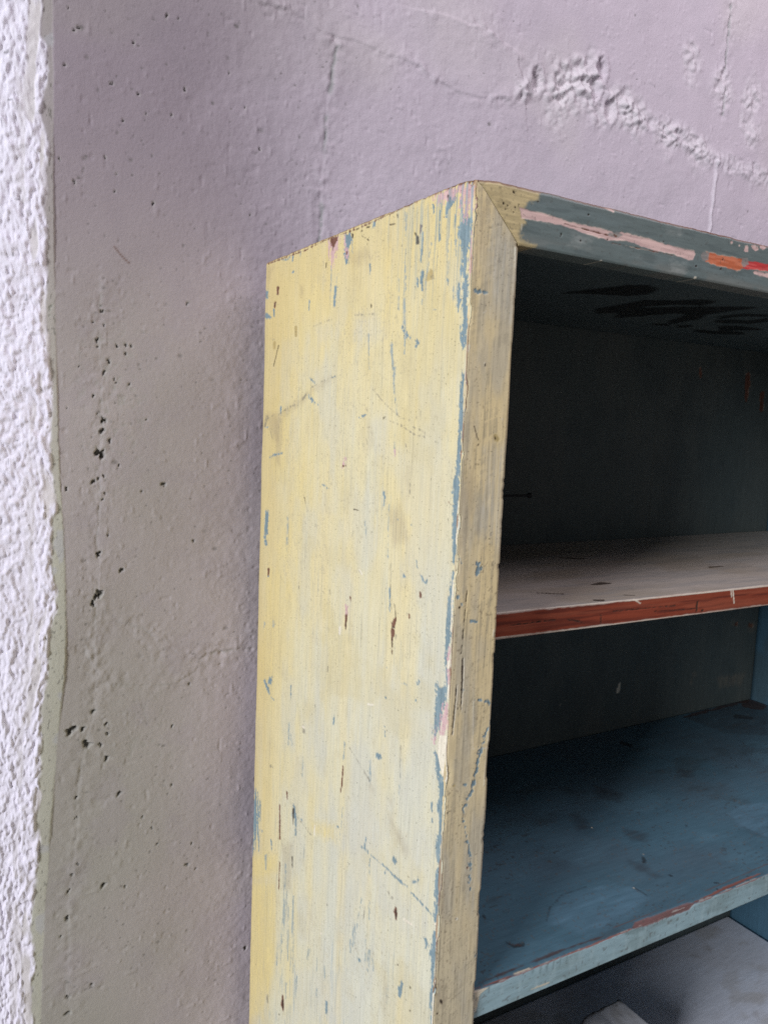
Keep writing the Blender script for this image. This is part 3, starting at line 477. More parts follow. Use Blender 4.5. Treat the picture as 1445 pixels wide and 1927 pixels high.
  ('k', '133.3,-24.6 133.1,-25.1 132.5,-25.3 132,-25.1 131.9,-24.6 132.4,-24.3 133,-24.3'),
  ('k', '261.5,3 261.3,2.5 260.6,2.3 260,2.5 259.9,3 260.4,3.4 261.2,3.4'),
  ('k', '74.1,-49.9 73.9,-50.3 73.3,-50.5 72.9,-50.3 72.8,-49.9 73.2,-49.6 73.8,-49.6'),
  ('cr', '241,-41 240.5,-41.9 239.1,-42.3 237.9,-41.9 237.8,-41 238.8,-40.2 240.3,-40.3'),
  ('cr', '128.1,-41.8 127.8,-42.3 127,-42.6 126.3,-42.3 126.3,-41.7 126.9,-41.3 127.7,-41.3'),
  ('cr', '43.6,-26.8 43.7,-31.4 44,-31.6 44.3,-31.3 44.5,-26.7 44.1,-26.5'),
  ('cr', '160.6,-55.4 160.5,-55.7 160.1,-55.8 159.7,-55.7 159.7,-55.4 160,-55.2 160.4,-55.2'),
  ('wash', '200.9,-5.5 216.9,-4.8 214.5,-7.8 202.5,-8.4'),
  ('wash', '209.4,-32.5 225.8,-33 223.6,-37.8 210,-37.8'),
  ('wash', '95.6,-25.1 113.9,-25.6 109.9,-32.7 94.1,-33.4'),
  ('sw', '232.7,-646.3 242.4,-641.1 316.8,-642.7 323.1,-645.7 313.2,-652 282.9,-651.1 252.4,-650.8 235.9,-649'),
  ('sl', '45.7,-644.8 68.4,-645.8 99.2,-646.8 136.4,-647.2 178.7,-648.8 231.7,-647.5 231.9,-646.7 230.9,-646 177.6,-646.6 135.8,-645.9 98.6,-645.7 68,-644.7 45.3,-643.9 45.1,-644.3'),
  ('sl', '323.5,-646 352.8,-645.8 378.8,-644.6 434.1,-643.1 434.3,-642.4 433.2,-641.7 376.3,-640.8 351.1,-643.4 322.5,-644.4 322.3,-645.2'),
  ('sc2', '44.4,-645.5 60.4,-648.2 50.4,-651.5 47.9,-664.2 46,-668.4'),
  ('sc2', '89.5,-645.7 106.4,-646.2 106.7,-645.5 105.8,-644.8 88.9,-644.3 88.7,-645'),
  ('sc2', '108.1,-667.5 123.2,-668 129.3,-667.8 129.5,-667.2 128.7,-666.6 122.2,-666.1 107.6,-666.4 107.4,-666.9'),
  ('sk', '108.6,-642.7 106.8,-651.2 107.7,-652.3 108.8,-652.3 110.6,-643.8 109.7,-642.7'),
  ('sk', '117.3,-643.6 115.7,-654.3 116.6,-655.4 117.7,-655.3 119.3,-644.6 118.4,-643.5'),
  ('sk', '124.8,-644.1 123.2,-654.8 124.1,-655.9 125.2,-655.8 126.9,-645.1 125.9,-644'),
  ('sk', '132.5,-644.6 130.8,-654.3 131.6,-655.3 132.6,-655.2 134.3,-645.5 133.5,-644.5'),
  ('sk', '140.1,-645 138.7,-656 139.4,-656.8 140.3,-656.7 142.2,-646 141.2,-644.9'),
  ('sk', '148,-645.6 146.8,-654.5 147.6,-655.4 148.4,-655.3 149.8,-646.4 149,-645.4'),
  ('sk', '311.9,-655.1 311.4,-655.9 310,-655.7 308.8,-654.7 308.7,-653.7 309.7,-653.4 311.2,-654'),
  ('sk', '175.6,-654.7 175.3,-655.1 174.6,-655 174,-654.5 174,-653.9 174.5,-653.7 175.2,-654.1'),
  ('sk', '224,-651.8 247.6,-653.6 248.8,-651.4 245.3,-648.7 221.8,-647 220.7,-649.2'),
  ('sk', '172.8,-654.8 172.6,-655.2 172,-655.1 171.5,-654.6 171.5,-654.2 171.9,-654 172.5,-654.3'),
 ],
 'wall': [
  ('crack', '95.6,268.8 92.2,243.8 83.9,199.2 83.8,162.4 82.4,118.8 82.3,81.4 81,37.1'),
  ('crack', '800.9,525.5 797,475.8 797.3,435.1 802.3,378.7 800.9,349.3'),
  ('step', '3.8,290.9 33.3,292.3 53.7,287.4 78.2,279.3 99.5,278.9 117.5,281.9 143.6,278.2 174.1,278 213.9,273.9 247.3,262.6 281.6,258.7 312.1,260.4 352.2,269.7 384.1,281.3'),
  ('step2', '218,345.4 254.7,350.5 284.5,347.7 301.7,350.4 337.7,344 363.9,337.3 372.4,323.6 381.6,301.6 385.2,280.1'),
  ('ridge', '793.8,272.5 792.1,234.3 789.7,191.5 787.3,148.4'),
  ('rough', '383.3,291.6 416.2,301.5 455.4,308.7 494.7,329 526.5,329.3 560.7,314.8 595.6,303.7 637,297.2 679.5,294.4 730,290.4 790.6,276.1 852.4,275.3 932.7,270.3'),
  ('blob', '503.6,345.8'),
  ('blob', '479.4,325.3'),
  ('blob', '561.4,307.5'),
  ('blob', '530.4,289.2'),
  ('blob', '486.8,301.5'),
  ('blob', '453.8,326.3'),
  ('blob', '715,410.2'),
  ('blob', '870.5,394.5'),
  ('blob', '795.5,389.4'),
  ('blob', '874.2,339.9'),
  ('blob', '443,277'),
  ('blob', '668,288'),
  ('blob', '743.9,281.8'),
  ('blob', '595.6,303.7'),
  ('pit', '526.5,351.5'),
  ('pit', '548.9,300.8'),
  ('pit', '516.4,323.2'),
  ('pit', '406,307.6'),
  ('hole', '-176.8,-198,5.7'),
  ('hole', '-178.1,-223.3,10.6'),
  ('hole', '-175.1,-248.6,3.7'),
  ('hole', '-181.5,-251.3,3.4'),
  ('hole', '-188.5,-254.2,4.8'),
  ('hole', '-167.2,-209.4,3.7'),
  ('hole', '-180.9,-107.8,2.5'),
  ('hole', '-159.1,-105.7,3.1'),
  ('hole', '-149.4,-104.2,3.1'),
  ('hole', '-143.3,-104.5,2.5'),
  ('hole', '-149.9,-113.1,2.8'),
  ('hole', '-175.9,-70.4,3.4'),
  ('hole', '-185.6,-82,1.4'),
  ('hole', '-183.1,-180.2,2.3'),
  ('hole', '-175.3,-187.4,5.7'),
  ('hole', '-176.9,-63.9,1.7'),
  ('hole', '-173.7,-84.3,2.8'),
  ('hole', '-126.5,-184.2,2.8'),
  ('hole', '-157.2,-236,2.5'),
  ('hole', '-131.4,-265.7,2.5'),
  ('hole', '-176.8,-273.7,3.4'),
  ('hole', '-174.2,-267.4,2.3'),
  ('hole', '-160.3,-145.5,2.3'),
  ('hole', '-145.3,-146.2,2.5'),
  ('hole', '-186.3,-161,3.1'),
  ('hole', '-162.2,-141.9,1.7'),
  ('hole', '-231.1,-71.3,4.2'),
  ('hole', '-231.7,-80,2'),
  ('hole', '-221.1,-261.8,3.4'),
  ('hole', '-202.3,-129.7,2'),
  ('hole', '-218.2,-175.3,1.4'),
  ('hole', '-168,-122.7,3.7'),
  ('hole', '-181.2,-101.1,4.2'),
  ('hole', '-173.7,-134.8,3.7'),
  ('hole', '-181.1,-335.2,5.6'),
  ('hole', '-179.6,-379.8,7.5'),
  ('hole', '-183.9,-383.4,6.8'),
  ('hole', '-188.7,-391.2,5.6'),
  ('hole', '-181.9,-516.5,4.4'),
  ('hole', '-204,-535.8,9.3'),
  ('hole', '-192,-534.7,5'),
  ('hole', '-168.2,-532.9,4.4'),
  ('hole', '-167,-545.2,3.7'),
  ('hole', '-187.7,-553.7,7.5'),
  ('hole', '-173.8,-557.4,3.7'),
  ('hole', '-167.8,-574.5,4.4'),
  ('hole', '-154.3,-619.9,4.4'),
  ('hole', '-195.6,-639.4,3.1'),
  ('hole', '-196.5,-615.2,3.1'),
  ('hole', '-169.7,-728.7,5'),
  ('hole', '-147.8,-737.1,2.5'),
  ('hole', '-73.5,-728.9,4.4'),
  ('hole', '-200.7,-725.8,3.7'),
  ('hole', '-201.7,-758.4,4.4'),
  ('hole', '-207.6,-778.1,3.1'),
  ('hole', '-199.9,-876.9,4.4'),
  ('hole', '-199.6,-856,3.1'),
  ('hole', '-179.6,-848.7,3.1'),
  ('hole', '-62.3,-737.8,1.9'),
  ('hole', '-93.3,-547.6,3.1'),
  ('hole', '-71.4,-324.6,3.7'),
  ('hole', '-73.9,-498.8,2.5'),
  ('hole', '-93.4,-621.9,1.9'),
  ('hole', '-128,-654.8,2.5'),
  ('hole', '-116.9,-670.7,2.5'),
  ('hole', '-67.8,-703.1,2.5'),
  ('hole', '-110.4,-692.6,2.5'),
  ('hole', '5,-864.4,4.4'),
  ('hole', '-153.7,-354.9,4.4'),
  ('hole', '-169.7,-314.7,3.1'),
  ('hole', '-193.4,-695.1,2.5'),
  ('hole', '-198.7,-706.7,2.5'),
  ('hole', '-107.9,248.4,3.1'),
  ('hole', '-199.9,211.3,3.1'),
  ('hole', '-203.7,207.7,2.5'),
  ('hole', '-212.7,172.2,2.8'),
  ('hole', '-153.6,130.5,1.9'),
  ('hole', '-129.3,142.6,2.2'),
  ('hole', '-87.4,178,3.1'),
  ('hole', '-137.2,160.8,2.8'),
  ('hole', '-172.5,90.3,2.5'),
  ('hole', '1,133.4,2.8'),
  ('hole', '-10.2,56.9,2.2'),
  ('hole', '-101.7,147.9,2.2'),
  ('hole', '-165.9,165.5,3.1'),
  ('hole', '-143,210.9,2.8'),
  ('hole', '-243.2,92.3,2.5'),
  ('hole', '-254.6,45,3.1'),
  ('hole', '-266.4,-31.3,3.7'),
  ('hole', '-258.9,-139,3.7'),
  ('hole', '-246.4,-1.7,3.1'),
  ('hole', '-81.5,-51.1,3.1'),
  ('hole', '-107.4,-257,4.9'),
  ('hole', '-121,50.9,3.1'),
  ('hole', '-161.6,57.1,2.5'),
  ('hole', '-210,227.6,1.9'),
  ('hole', '-95.6,249.1,1.5'),
  ('hole', '-204.2,59.4,3.1'),
  ('hole', '-220,79.6,2.2'),
  ('hole', '-160.3,75.6,1.9'),
  ('hole', '-17.1,175.3,2.2'),
  ('hole', '-36.6,207.8,2.2'),
  ('hair', '-162.9,-0.1 -156.2,-7.5 -149.5,-13.3 -146.7,-15.1'),
  ('fine', '-176,-44.6 -177.1,-78.3 -178.2,-123.6 -175.9,-169.2 -177,-199.3 -178.1,-222.6 -178.7,-250.6 -180.4,-297.8 -181.5,-336.5 -182.6,-384.6 -183.8,-430.2 -181.5,-492.2 -182.6,-517 -188.4,-553.7 -193.1,-603.4 -197.8,-679.3 -201.4,-743.3 -199.2,-783.5 -199.4,-870.4'),
  ('fine', '-192.8,-444.5 -184.3,-463.9 -175.7,-483.6 -140.3,-491.5 -90.8,-496.3 -66.6,-483 -60.3,-468 -52.5,-462.2 8.8,-462.4'),
  ('fine', '-161.3,-413.9 -128.7,-423.3 -91.3,-455.9 -110,-460.2'),
  ('fine', '-45.8,-464.3 -19,-460.7'),
  ('arr', '-231.2,229.1'),
  ('arr', '-230.9,127.8'),
  ('arr', '-229.7,-2.8'),
  ('arr', '-226.9,-138.3'),
  ('arr', '-222.6,-308.3'),
  ('arr', '-225.2,-396.1'),
  ('arr', '-232.7,-479'),
  ('arr', '-238.5,-532.7'),
  ('arr', '-242.3,-605.7'),
  ('arr', '-249.3,-793.7'),
  ('arr', '-249.9,-876.5'),
  ('strip', '-222.3,231.6'),
  ('strip', '-222.1,77.8'),
  ('strip', '-221.4,-82.8'),
  ('strip', '-218,-239.2'),
  ('strip', '-213,-337.9'),
  ('strip', '-211.7,-427.3'),
  ('strip', '-213,-469.5'),
  ('strip', '-218.2,-511.5'),
  ('strip', '-222.2,-547.8'),
  ('strip', '-227,-621.5'),
  ('strip', '-235.5,-733.5'),
  ('strip', '-239.4,-810'),
  ('strip', '-241,-879.9'),
 ],
 'top1': [
  ('k', '265.2,122.9 276.4,121.9 295.3,122.4 297.4,124 298.8,125.9 288.4,134.1 269.2,127.2 266.5,124.9'),
  ('k', '211.4,64.6 219.3,58.8 223.6,61.9 226.6,65.8 217.1,70.2 213.6,67.7'),
  ('k', '179.4,110.4 202.8,97 204.5,98.4 205.6,100.1 182.1,113.5 180.4,112.1'),
  ('k', '355.8,269.6 383.9,253.9 386.7,256.2 388.8,258.9 361.7,275.9 358.3,273'),
  ('k', '261,72.8 270.5,67.9 272.4,69.2 273.7,70.8 265,76.5 262.7,74.8'),
  ('k', '497.4,154.2 526.2,154.8 530.4,157.5 533.2,160.2 508.2,162.7 501.6,158.5'),
  ('sm', '251.4,203.9 325.1,207.5 295.8,163.6 217,153.7'),
  ('sm', '463.2,209.1 567,227.7 507.1,149.6 416.9,150.2'),
  ('sm', '347.4,382 590.8,402.2 485.8,305.6 262.4,270.7'),
  ('sm', '493.2,154.1 580.3,173.1 561.9,117.5 494.4,111.3'),
 ],
 'top2': [
  ('k', '338.1,89.5 332.5,83.2 334.8,80.2 341.6,84.1 344.4,90.2 342.9,92.2'),
  ('k', '108.3,43.1 111.3,34.1 121.1,31.2 124.7,33.6 124.5,36.7 114.3,37.2 110.8,44.9 109.3,44.8'),
  ('k', '563.5,332.3 571.5,318 576.2,319.6 579.9,324.3 576.3,342.1 569.1,339.4'),
  ('k', '338.7,51.6 340.6,48.8 342,49.1 343,50.2 341.9,53.5 340,53.2'),
  ('k', '371.8,20 375.3,17.4 376.9,17.8 377.6,18.9 374,21.5 372.5,21.1'),
  ('k', '363.2,11.2 363.8,8.9 365,9 366.2,10 366,12.5 364.5,12.4'),
  ('k', '113.4,85.3 112.8,80.4 113.9,79.7 115.5,81.1 117.3,86.3 115.7,87.4'),
  ('k', '431.7,215.1 429.9,213.9 428.6,214 428.9,215.3 430.5,216.8 432.3,217.4 432.8,216.7'),
  ('k', '391.7,131.6 390.1,130.7 389,130.8 389.2,131.9 390.6,133.1 392.1,133.6 392.6,132.9'),
  ('k', '448.8,117.1 447.5,116.4 446.6,116.4 446.9,117.3 448,118.2 449.2,118.6 449.6,118'),
  ('k', '165.8,51 182.6,65.2 210.5,77.1 242.2,76 243,76.6 243,77.2 211,78.3 182.4,66.1 165.3,51.6 165.1,50.9'),
  ('k', '286.9,53.7 287.1,36.8 288,36.7 288.9,37.6 288.8,54.6 287.8,54.6'),
  ('k', '829.3,327.9 852,311.3 859,313.9 863.7,318.9 848.6,340.8 837,336.2'),
  ('k', '203.4,28.6 202.6,28.1 202,28.2 202,28.8 202.6,29.5 203.4,29.7 203.7,29.3'),
  ('sm', '322.9,93.9 331.6,84.9 328.8,67.4 329.5,53.4 318.9,58.6 315.4,76.3'),
  ('sm', '750.3,368.5 939.1,376.1 934.1,336.8 812.2,254.6 756,289.8'),
  ('sm', '337.5,202.9 348.3,191.8 334.9,163.6 317,166.7'),
  ('sm', '370.6,146.3 388.8,126.4 369.2,109.1 358.3,124.9'),
  ('sm', '510.5,96 513.4,77.3 513.8,54.9 504,65.1'),
  ('sm', '424.3,245.9 442.5,210 418.8,195.1 402,216'),
  ('sm', '573.1,235.2 590.2,219.5 569.4,206.5 552.5,214.5'),
  ('wash', '524,113.5 561.7,120.5 597.5,109.9 515,54.3 508.7,68.3 508.2,91.3'),
  ('wash', '204.8,74.4 241.2,75.2 287.9,54.2 285,34.5 250.5,20 186.3,19.2 164.2,48.3'),
  ('w', '54.4,11.2 101.7,11.5 159.6,10.9 203.2,8.2 203.9,8.7 203.9,9.2 160.6,12.6 102.2,12.7 55.1,13 54.1,12.1'),
  ('w', '59.5,2.6 84.3,4.8 85.4,5.8 85,6.6 60.2,4.8 58.9,3.7'),
  ('w', '747.4,365.7 834.5,368.6 926,370.2 940.4,378.1 944.6,385.5 844.4,377.4 753.2,371.3 748.6,368.4'),
  ('w', '108.6,41.5 118.9,32.6 120.6,33.2 121.1,34.8 110.4,43.3 109,42.8'),
  ('w', '890.8,356.3 908.7,331.2 933.2,339.9 952.1,358 933.9,384.1 908.8,374.5'),
  ('cr', '286.7,52.6 286.1,52.2 285.6,52.3 285.7,52.7 286.2,53.2 286.8,53.4 287.1,53.1'),
  ('cr', '338.5,164.6 337.6,164 336.9,164.1 337,164.8 337.8,165.6 338.7,165.9 339,165.5'),
  ('cr', '426,41 425.2,40.6 424.7,40.7 424.8,41.1 425.5,41.6 426.2,41.8 426.5,41.5'),
  ('cr', '347.7,94.1 347,93.6 346.5,93.7 346.6,94.2 347.2,94.8 347.9,95 348.1,94.6'),
 ],
 'top3': [
  ('sm', '783,334.7 786.7,325.8 790.4,326.1 792.9,328.9 787.7,337.2 784.9,336.9'),
  ('sm', '877.6,363.8 882.2,354.2 887,354.2 891.1,358.1 890.9,369.7 883.6,369.6'),
  ('sm', '814.9,335.3 817.3,327.3 823.6,326.6 829.7,331.8 831.6,341.5 823.1,342.3'),
  ('sm', '857.6,270 853,268.1 849.7,268.8 850,271.5 853.9,274.2 858.3,274.9 860,273'),
  ('sm', '770.3,292.2 767.6,291 765.6,291.4 765.8,293.1 767.9,294.7 770.5,295.1 771.5,294'),
  ('sm', '852.3,310.6 849.8,309.5 847.9,309.9 848.1,311.4 850.2,313 852.7,313.4 853.6,312.3'),
  ('sm', '691,255.3 689.8,254.8 688.9,255 688.9,255.8 689.9,256.5 691,256.7 691.5,256.2'),
  ('sm', '752,198.7 748.6,187.7 752.4,185.5 758.7,188.7 765.6,200 760.5,202.9'),
  ('sm', '883.5,314.5 899.2,311.1 902,312.2 902.3,313.9 886.6,317.3 883.8,316.2'),
 ],
 'edge1': [
  ('cr', '87.3,-338.4 149.8,-338.7 258.1,-340.5 471.6,-341 472.3,-340.3 471.1,-339.5 257.8,-339.2 149.6,-337.8 87.1,-337.1 86.6,-337.7'),
  ('cr', '87.8,-362 193.5,-363 321.2,-362.4 475.2,-364.8 475.6,-364.4 474.9,-363.9 320.9,-361.5 193.2,-361.7 87.6,-361 87.3,-361.5'),
  ('cr', '408.6,-340.6 412.7,-355.8 413.7,-356.3 414.4,-355.9 410.7,-340.6 409.5,-340.1'),
  ('cr', '405.1,-339.2 407.6,-348.5 408.4,-348.9 409,-348.6 406.9,-339.2 405.9,-338.8'),
  ('cr', '257.3,-339.9 266.9,-344.5 267.6,-344.4 267.5,-343.8 258.5,-338.6 257.1,-338.8'),
  ('k', '171.3,-352.8 187.2,-356.1 192.7,-358.2 193.3,-358.1 193.1,-357.5 187.5,-354.6 171.4,-351.8 170.8,-352.2'),
  ('k', '213.1,-351 213.9,-359.2 214.8,-359.8 215.6,-359.4 214.8,-351.1 213.9,-350.6'),
  ('k', '351.8,-348.6 351.6,-359.7 352.9,-360.6 354.3,-360.1 354.5,-349 353.2,-348.1'),
  ('k', '102.3,-352 156,-351.3 156.3,-350.9 155.8,-350.5 102.1,-351.3 101.8,-351.7'),
  ('k', '230.5,-349.8 319.8,-351.1 320.3,-350.5 319.5,-350 230.3,-349 230,-349.4'),
  ('k', '364.8,-359.8 364.2,-360.8 362.5,-360.9 361,-360.1 360.9,-358.9 362.2,-358.3 363.9,-358.7'),
  ('k', '289.3,-354.8 352.6,-356.9 352.9,-356.5 352.4,-356.2 289.2,-354.1 288.9,-354.4'),
 ],
 'ceil': [
  ('k', '252.6,179.1 281.1,157.3 310.5,143.8 317.3,122 306.5,99.4 303.2,95.7 299,92.9 275.2,85.2 261.1,98.6 254.6,131.3 246.7,172.9 249.3,176.5'),
  ('k', '379.4,257.4 396.6,228.3 377.8,180.2 389.5,147 414.7,130.2 406.1,108.1 401.6,103.9 396.7,101.1 380.9,104 365.6,127.2 341.1,148.6 347.7,184.7 349.5,228.4 363.6,245.4'),
  ('k', '423.4,265.2 431.9,233.8 442.5,190.9 473.7,178.6 469.6,128.7 468.5,101.8 465.6,99.3 462.2,97.5 442.3,109.2 420.2,137.1 401.1,156.6 379.6,188 390.7,235.4 406.9,253.5'),
  ('k', '514.7,261.3 508,230.4 492.3,189.2 460.4,161.3 436.9,149.2 460.4,194.4 489.4,241.4 503.5,254.7'),
  ('k', '504.4,278.9 524.1,270 515.8,261.4 505.7,254.4 491.6,267.6 497.2,273.7'),
  ('k', '547.9,272.7 550.9,255.6 543.1,248 534.5,242.6 526,254.8 536.2,265'),
  ('k', '516.8,187 513.4,148.9 540,133.2 529.2,124.1 516.2,117.1 494.7,135.7 492.5,169.3 504.5,180'),
  ('k', '535.5,206.5 551.6,200.9 573.3,184.1 571.9,154.3 556,141.8 541.1,134.3 546.9,165.7 520.9,178 517.7,193 525.8,200.5'),
  ('k', '606.9,252.5 620.7,230.7 637.3,208.7 632,204.2 625.3,200.4 583,203.4 563.7,220.1 583.1,237.9'),
  ('k', '598.7,285.6 632.2,283 648.7,272.7 663,255.6 651.5,245.6 637.5,237.2 608.1,242.5 601.3,259.1 575.2,266.5 585,276.2'),
 ],
 'back': [
  ('w', '732.5,-68.2 732.9,-83 737.2,-84.8 740.9,-82.4 737.5,-67.8 734.9,-66.7'),
  ('w', '848.4,-70.3 849.8,-87.3 853.7,-114.8 856.5,-116.2 859.2,-114.9 863,-86.9 859.4,-69.6 853.5,-67.2'),
  ('w', '891.7,-98.9 895,-128.7 900.4,-131.1 905.3,-128.5 903.1,-98.5 897.1,-95.9'),
  ('w', '890.5,-504 888.7,-506.8 883.9,-507 879.7,-504.6 879.3,-501.3 882.9,-499.6 887.9,-500.8'),
  ('w', '933.9,-510 931.6,-513.7 925.1,-514 919.5,-510.8 918.9,-506.4 923.7,-504.2 930.4,-505.8'),
  ('sm', '846.4,-594.7 921.1,-596.7 912.5,-618.7 854.6,-614.6'),
  ('sm', '789.6,-581.8 788.1,-584.2 784,-584.3 780.5,-582.1 780.1,-579.2 783.2,-577.8 787.4,-578.9'),
  ('sm', '779.5,-595.1 778.4,-597 775.2,-597.1 772.5,-595.3 772.2,-593 774.6,-592 777.8,-592.9'),
  ('sm', '885.6,-501.7 883.5,-505 877.7,-505.3 872.7,-502.4 872.2,-498.5 876.5,-496.4 882.5,-497.9'),
  ('sm', '916.6,-503.6 920.6,-519.6 927.7,-524.5 935.1,-522.1 940.6,-507.8 928.9,-499.7'),
  ('cr', '605.2,-588.5 607.6,-574.5 605.6,-572.5 602.8,-573 598.5,-586.4 601.4,-589.3'),
  ('cr', '482.7,-591 482.3,-591.7 481.2,-591.8 480.3,-591.1 480.2,-590.2 481,-589.8 482.2,-590.1'),
 ],
}


# ------------------------------------------------------------------ noise
_rng = np.random.default_rng(7)
_tab = _rng.random((512, 512)).astype(np.float32)


def vn(x, y, seed=0):
    x = x + seed * 37.17
    y = y + seed * 91.73
    xi = np.floor(x).astype(np.int64)
    yi = np.floor(y).astype(np.int64)
    fx = (x - xi).astype(np.float32)
    fy = (y - yi).astype(np.float32)
    fx = fx * fx * (3 - 2 * fx)
    fy = fy * fy * (3 - 2 * fy)
    a, b = xi & 511, (xi + 1) & 511
    c, d = yi & 511, (yi + 1) & 511
    return (_tab[a, c] * (1 - fx) + _tab[b, c] * fx) * (1 - fy) + (_tab[a, d] * (1 - fx) + _tab[b, d] * fx) * fy


def fbm(x, y, seed=0, octv=4, gain=0.5):
    s, amp, tot = 0, 1.0, 0.0
    for i in range(octv):
        s = s + amp * vn(x * 2 ** i, y * 2 ** i, seed + i * 3)
        tot += amp
        amp *= gain
    return s / tot


def ss(a, b, x):
    t = np.clip((x - a) / (b - a), 0, 1)
    return t * t * (3 - 2 * t)


def pts(s):
    return np.array([[float(c) for c in p.split(',')] for p in s.split()])


def mix(col, c, m):
    col += (np.asarray(c, np.float32) - col) * m[..., None]


def window(a, b, p, pad):
    """index window of the rectilinear grid (a, b ascending) round the points p"""
    i0 = np.searchsorted(a, p[:, 0].min() - pad)
    i1 = np.searchsorted(a, p[:, 0].max() + pad)
    j0 = np.searchsorted(b, p[:, 1].min() - pad)
    j1 = np.searchsorted(b, p[:, 1].max() + pad)
    return slice(i0, i1), slice(j0, j1)


def seg_dist(X, Y, p, closed):
    d2 = np.full(X.shape, 1e9, np.float32)
    side = np.zeros(X.shape, np.float32)
    n = len(p)
    for i in range(n if closed else n - 1):
        ax, ay = p[i][:2]
        bx, by = p[(i + 1) % n][:2]
        ex, ey = bx - ax, by - ay
        L = ex * ex + ey * ey + 1e-9
        t = np.clip(((X - ax) * ex + (Y - ay) * ey) / L, 0, 1)
        dx, dy = X - ax - t * ex, Y - ay - t * ey
        q = dx * dx + dy * dy
        m = q < d2
        d2 = np.where(m, q, d2)
        side = np.where(m, np.sign(ex * dy - ey * dx), side)
    return np.sqrt(d2), side


def poly_mask(a, b, p, jag, soft, nz, XY=None):
    """soft mask of polygon p; nz is a noise field on the grid (0..1) that frays the edge"""
    wi, wj = window(a, b, p, jag + soft + (1.0 if XY is None else 46.0))
    if wi.start >= wi.stop or wj.start >= wj.stop:
        return None
    X, Y = np.meshgrid(a[wi], b[wj], indexing='ij') if XY is None else (XY[0][wi, wj], XY[1][wi, wj])
    X = X.astype(np.float32)
    Y = Y.astype(np.float32)
    d, _ = seg_dist(X, Y, p, True)
    ins = np.zeros(X.shape, bool)
    n = len(p)
    for i in range(n):
        x0, y0 = p[i]
        x1, y1 = p[(i + 1) % n]
        if y0 == y1:
            continue
        c = ((y0 > Y) != (y1 > Y)) & (X < (x1 - x0) * (Y - y0) / (y1 - y0) + x0)
        ins ^= c
    sd = np.where(ins, d, -d) + (nz[wi, wj] - 0.5) * 2 * jag
    return (wi, wj), ss(-soft, soft, sd)


# kind: (colour, opacity, depth mm, edge fray mm, softness mm, roughness)
YEL = (0.76, 0.62, 0.30)
KINDS = {
    'b': ((0.195, 0.28, 0.32), 0.97, 0.42, 1.5, 0.45, 0.5),
    'bs': ((0.26, 0.33, 0.35), 0.8, 0.15, 1.6, 0.5, 0.5),
    'pk': ((0.62, 0.39, 0.40), 0.92, 0.30, 3.2, 0.7, 0.55),
    'w': ((0.16, 0.06, 0.036), 0.97, 0.6, 1.1, 0.45, 0.6),
    'k': ((0.045, 0.028, 0.020), 0.92, 0.8, 0.8, 0.5, 0.7),
    'cr': ((0.80, 0.72, 0.58), 0.9, -0.15, 0.3, 0.45, 0.5),
    'o': ((0.48, 0.36, 0.15), 0.8, 0.3, 0.3, 0.6, 0.5),
    'sm': ((0.30, 0.23, 0.16), 0.30, 0.0, 4.0, 5.0, 0.6),
    'wash': ((0.58, 0.58, 0.54), 0.26, 0.0, 5.0, 7.0, 0.5),
    'yl': ((0.76, 0.60, 0.24), 0.55, 0.0, 5.0, 7.0, 0.5),
    'sc': ((0.22, 0.20, 0.16), 0.7, 0.12, 1.1, 0.5, 0.5),
    'ro': ((0.60, 0.47, 0.25), 0.92, -0.1, 2.2, 1.8, 0.5),
    'rp': ((0.74, 0.50, 0.46), 0.95, 0.20, 0.8, 0.5, 0.5),
    'gr': ((0.30, 0.27, 0.25), 0.9, 0.15, 1.0, 0.8, 0.5),
    'og': ((0.62, 0.16, 0.07), 0.95, 0.15, 0.8, 0.5, 0.45),
    'rd': ((0.66, 0.06, 0.06), 0.95, 0.15, 0.8, 0.5, 0.45),
}


def apply_marks(name, a, b, col, h, rgh, nz, streak, only=None, kinds=KINDS, scale=1.0, XY=None):
    for kind, s in MARKS[name]:
        if only and kind not in only:
            continue
        if kind not in kinds:
            continue
        c, op, dep, jag, soft, ro = kinds[kind]
        p = pts(s)[:, :2]
        ext = float(min(np.ptp(p[:, 0]), np.ptp(p[:, 1])))
        if kind in ('b', 'pk', 'w'):
            jag = jag * (0.75 + min(2.2, ext / 9.0))
        r = poly_mask(a, b, p, jag * scale, soft * scale, nz, XY)
        if r is None:
            continue
        wdw, m = r
        if kind in ('bs', 'sc'):
            m = m * ss(0.35, 0.6, streak[wdw])
        if kind in ('sm', 'wash', 'yl'):
            m = m * (0.45 + 0.9 * streak[wdw])
        m = np.clip(m * op, 0, 1)
        sub = col[wdw]
        v = (0.82 + 0.36 * streak[wdw])[..., None]
        sub += (np.clip(np.asarray(c, np.float32) * v, 0, 0.85) - sub) * m[..., None]
        if kind in ('b', 'pk', 'w', 'rp', 'og', 'rd') and not name.startswith('top'):
            rim = (4 * m * (1 - m)) * 0.30 * ss(0.35, 0.65, streak[wdw])
            sub += (np.asarray((0.74, 0.68, 0.55), np.float32) - sub) * rim[..., None]
        col[wdw] = sub
        if h is not None:
            h[wdw] = h[wdw] * (1 - m) - dep * m + (0.55 * abs(dep)) * 4 * m * (1 - m) * ss(0.3, 0.7, streak[wdw])
        rgh[wdw] = rgh[wdw] * (1 - m) + ro * m


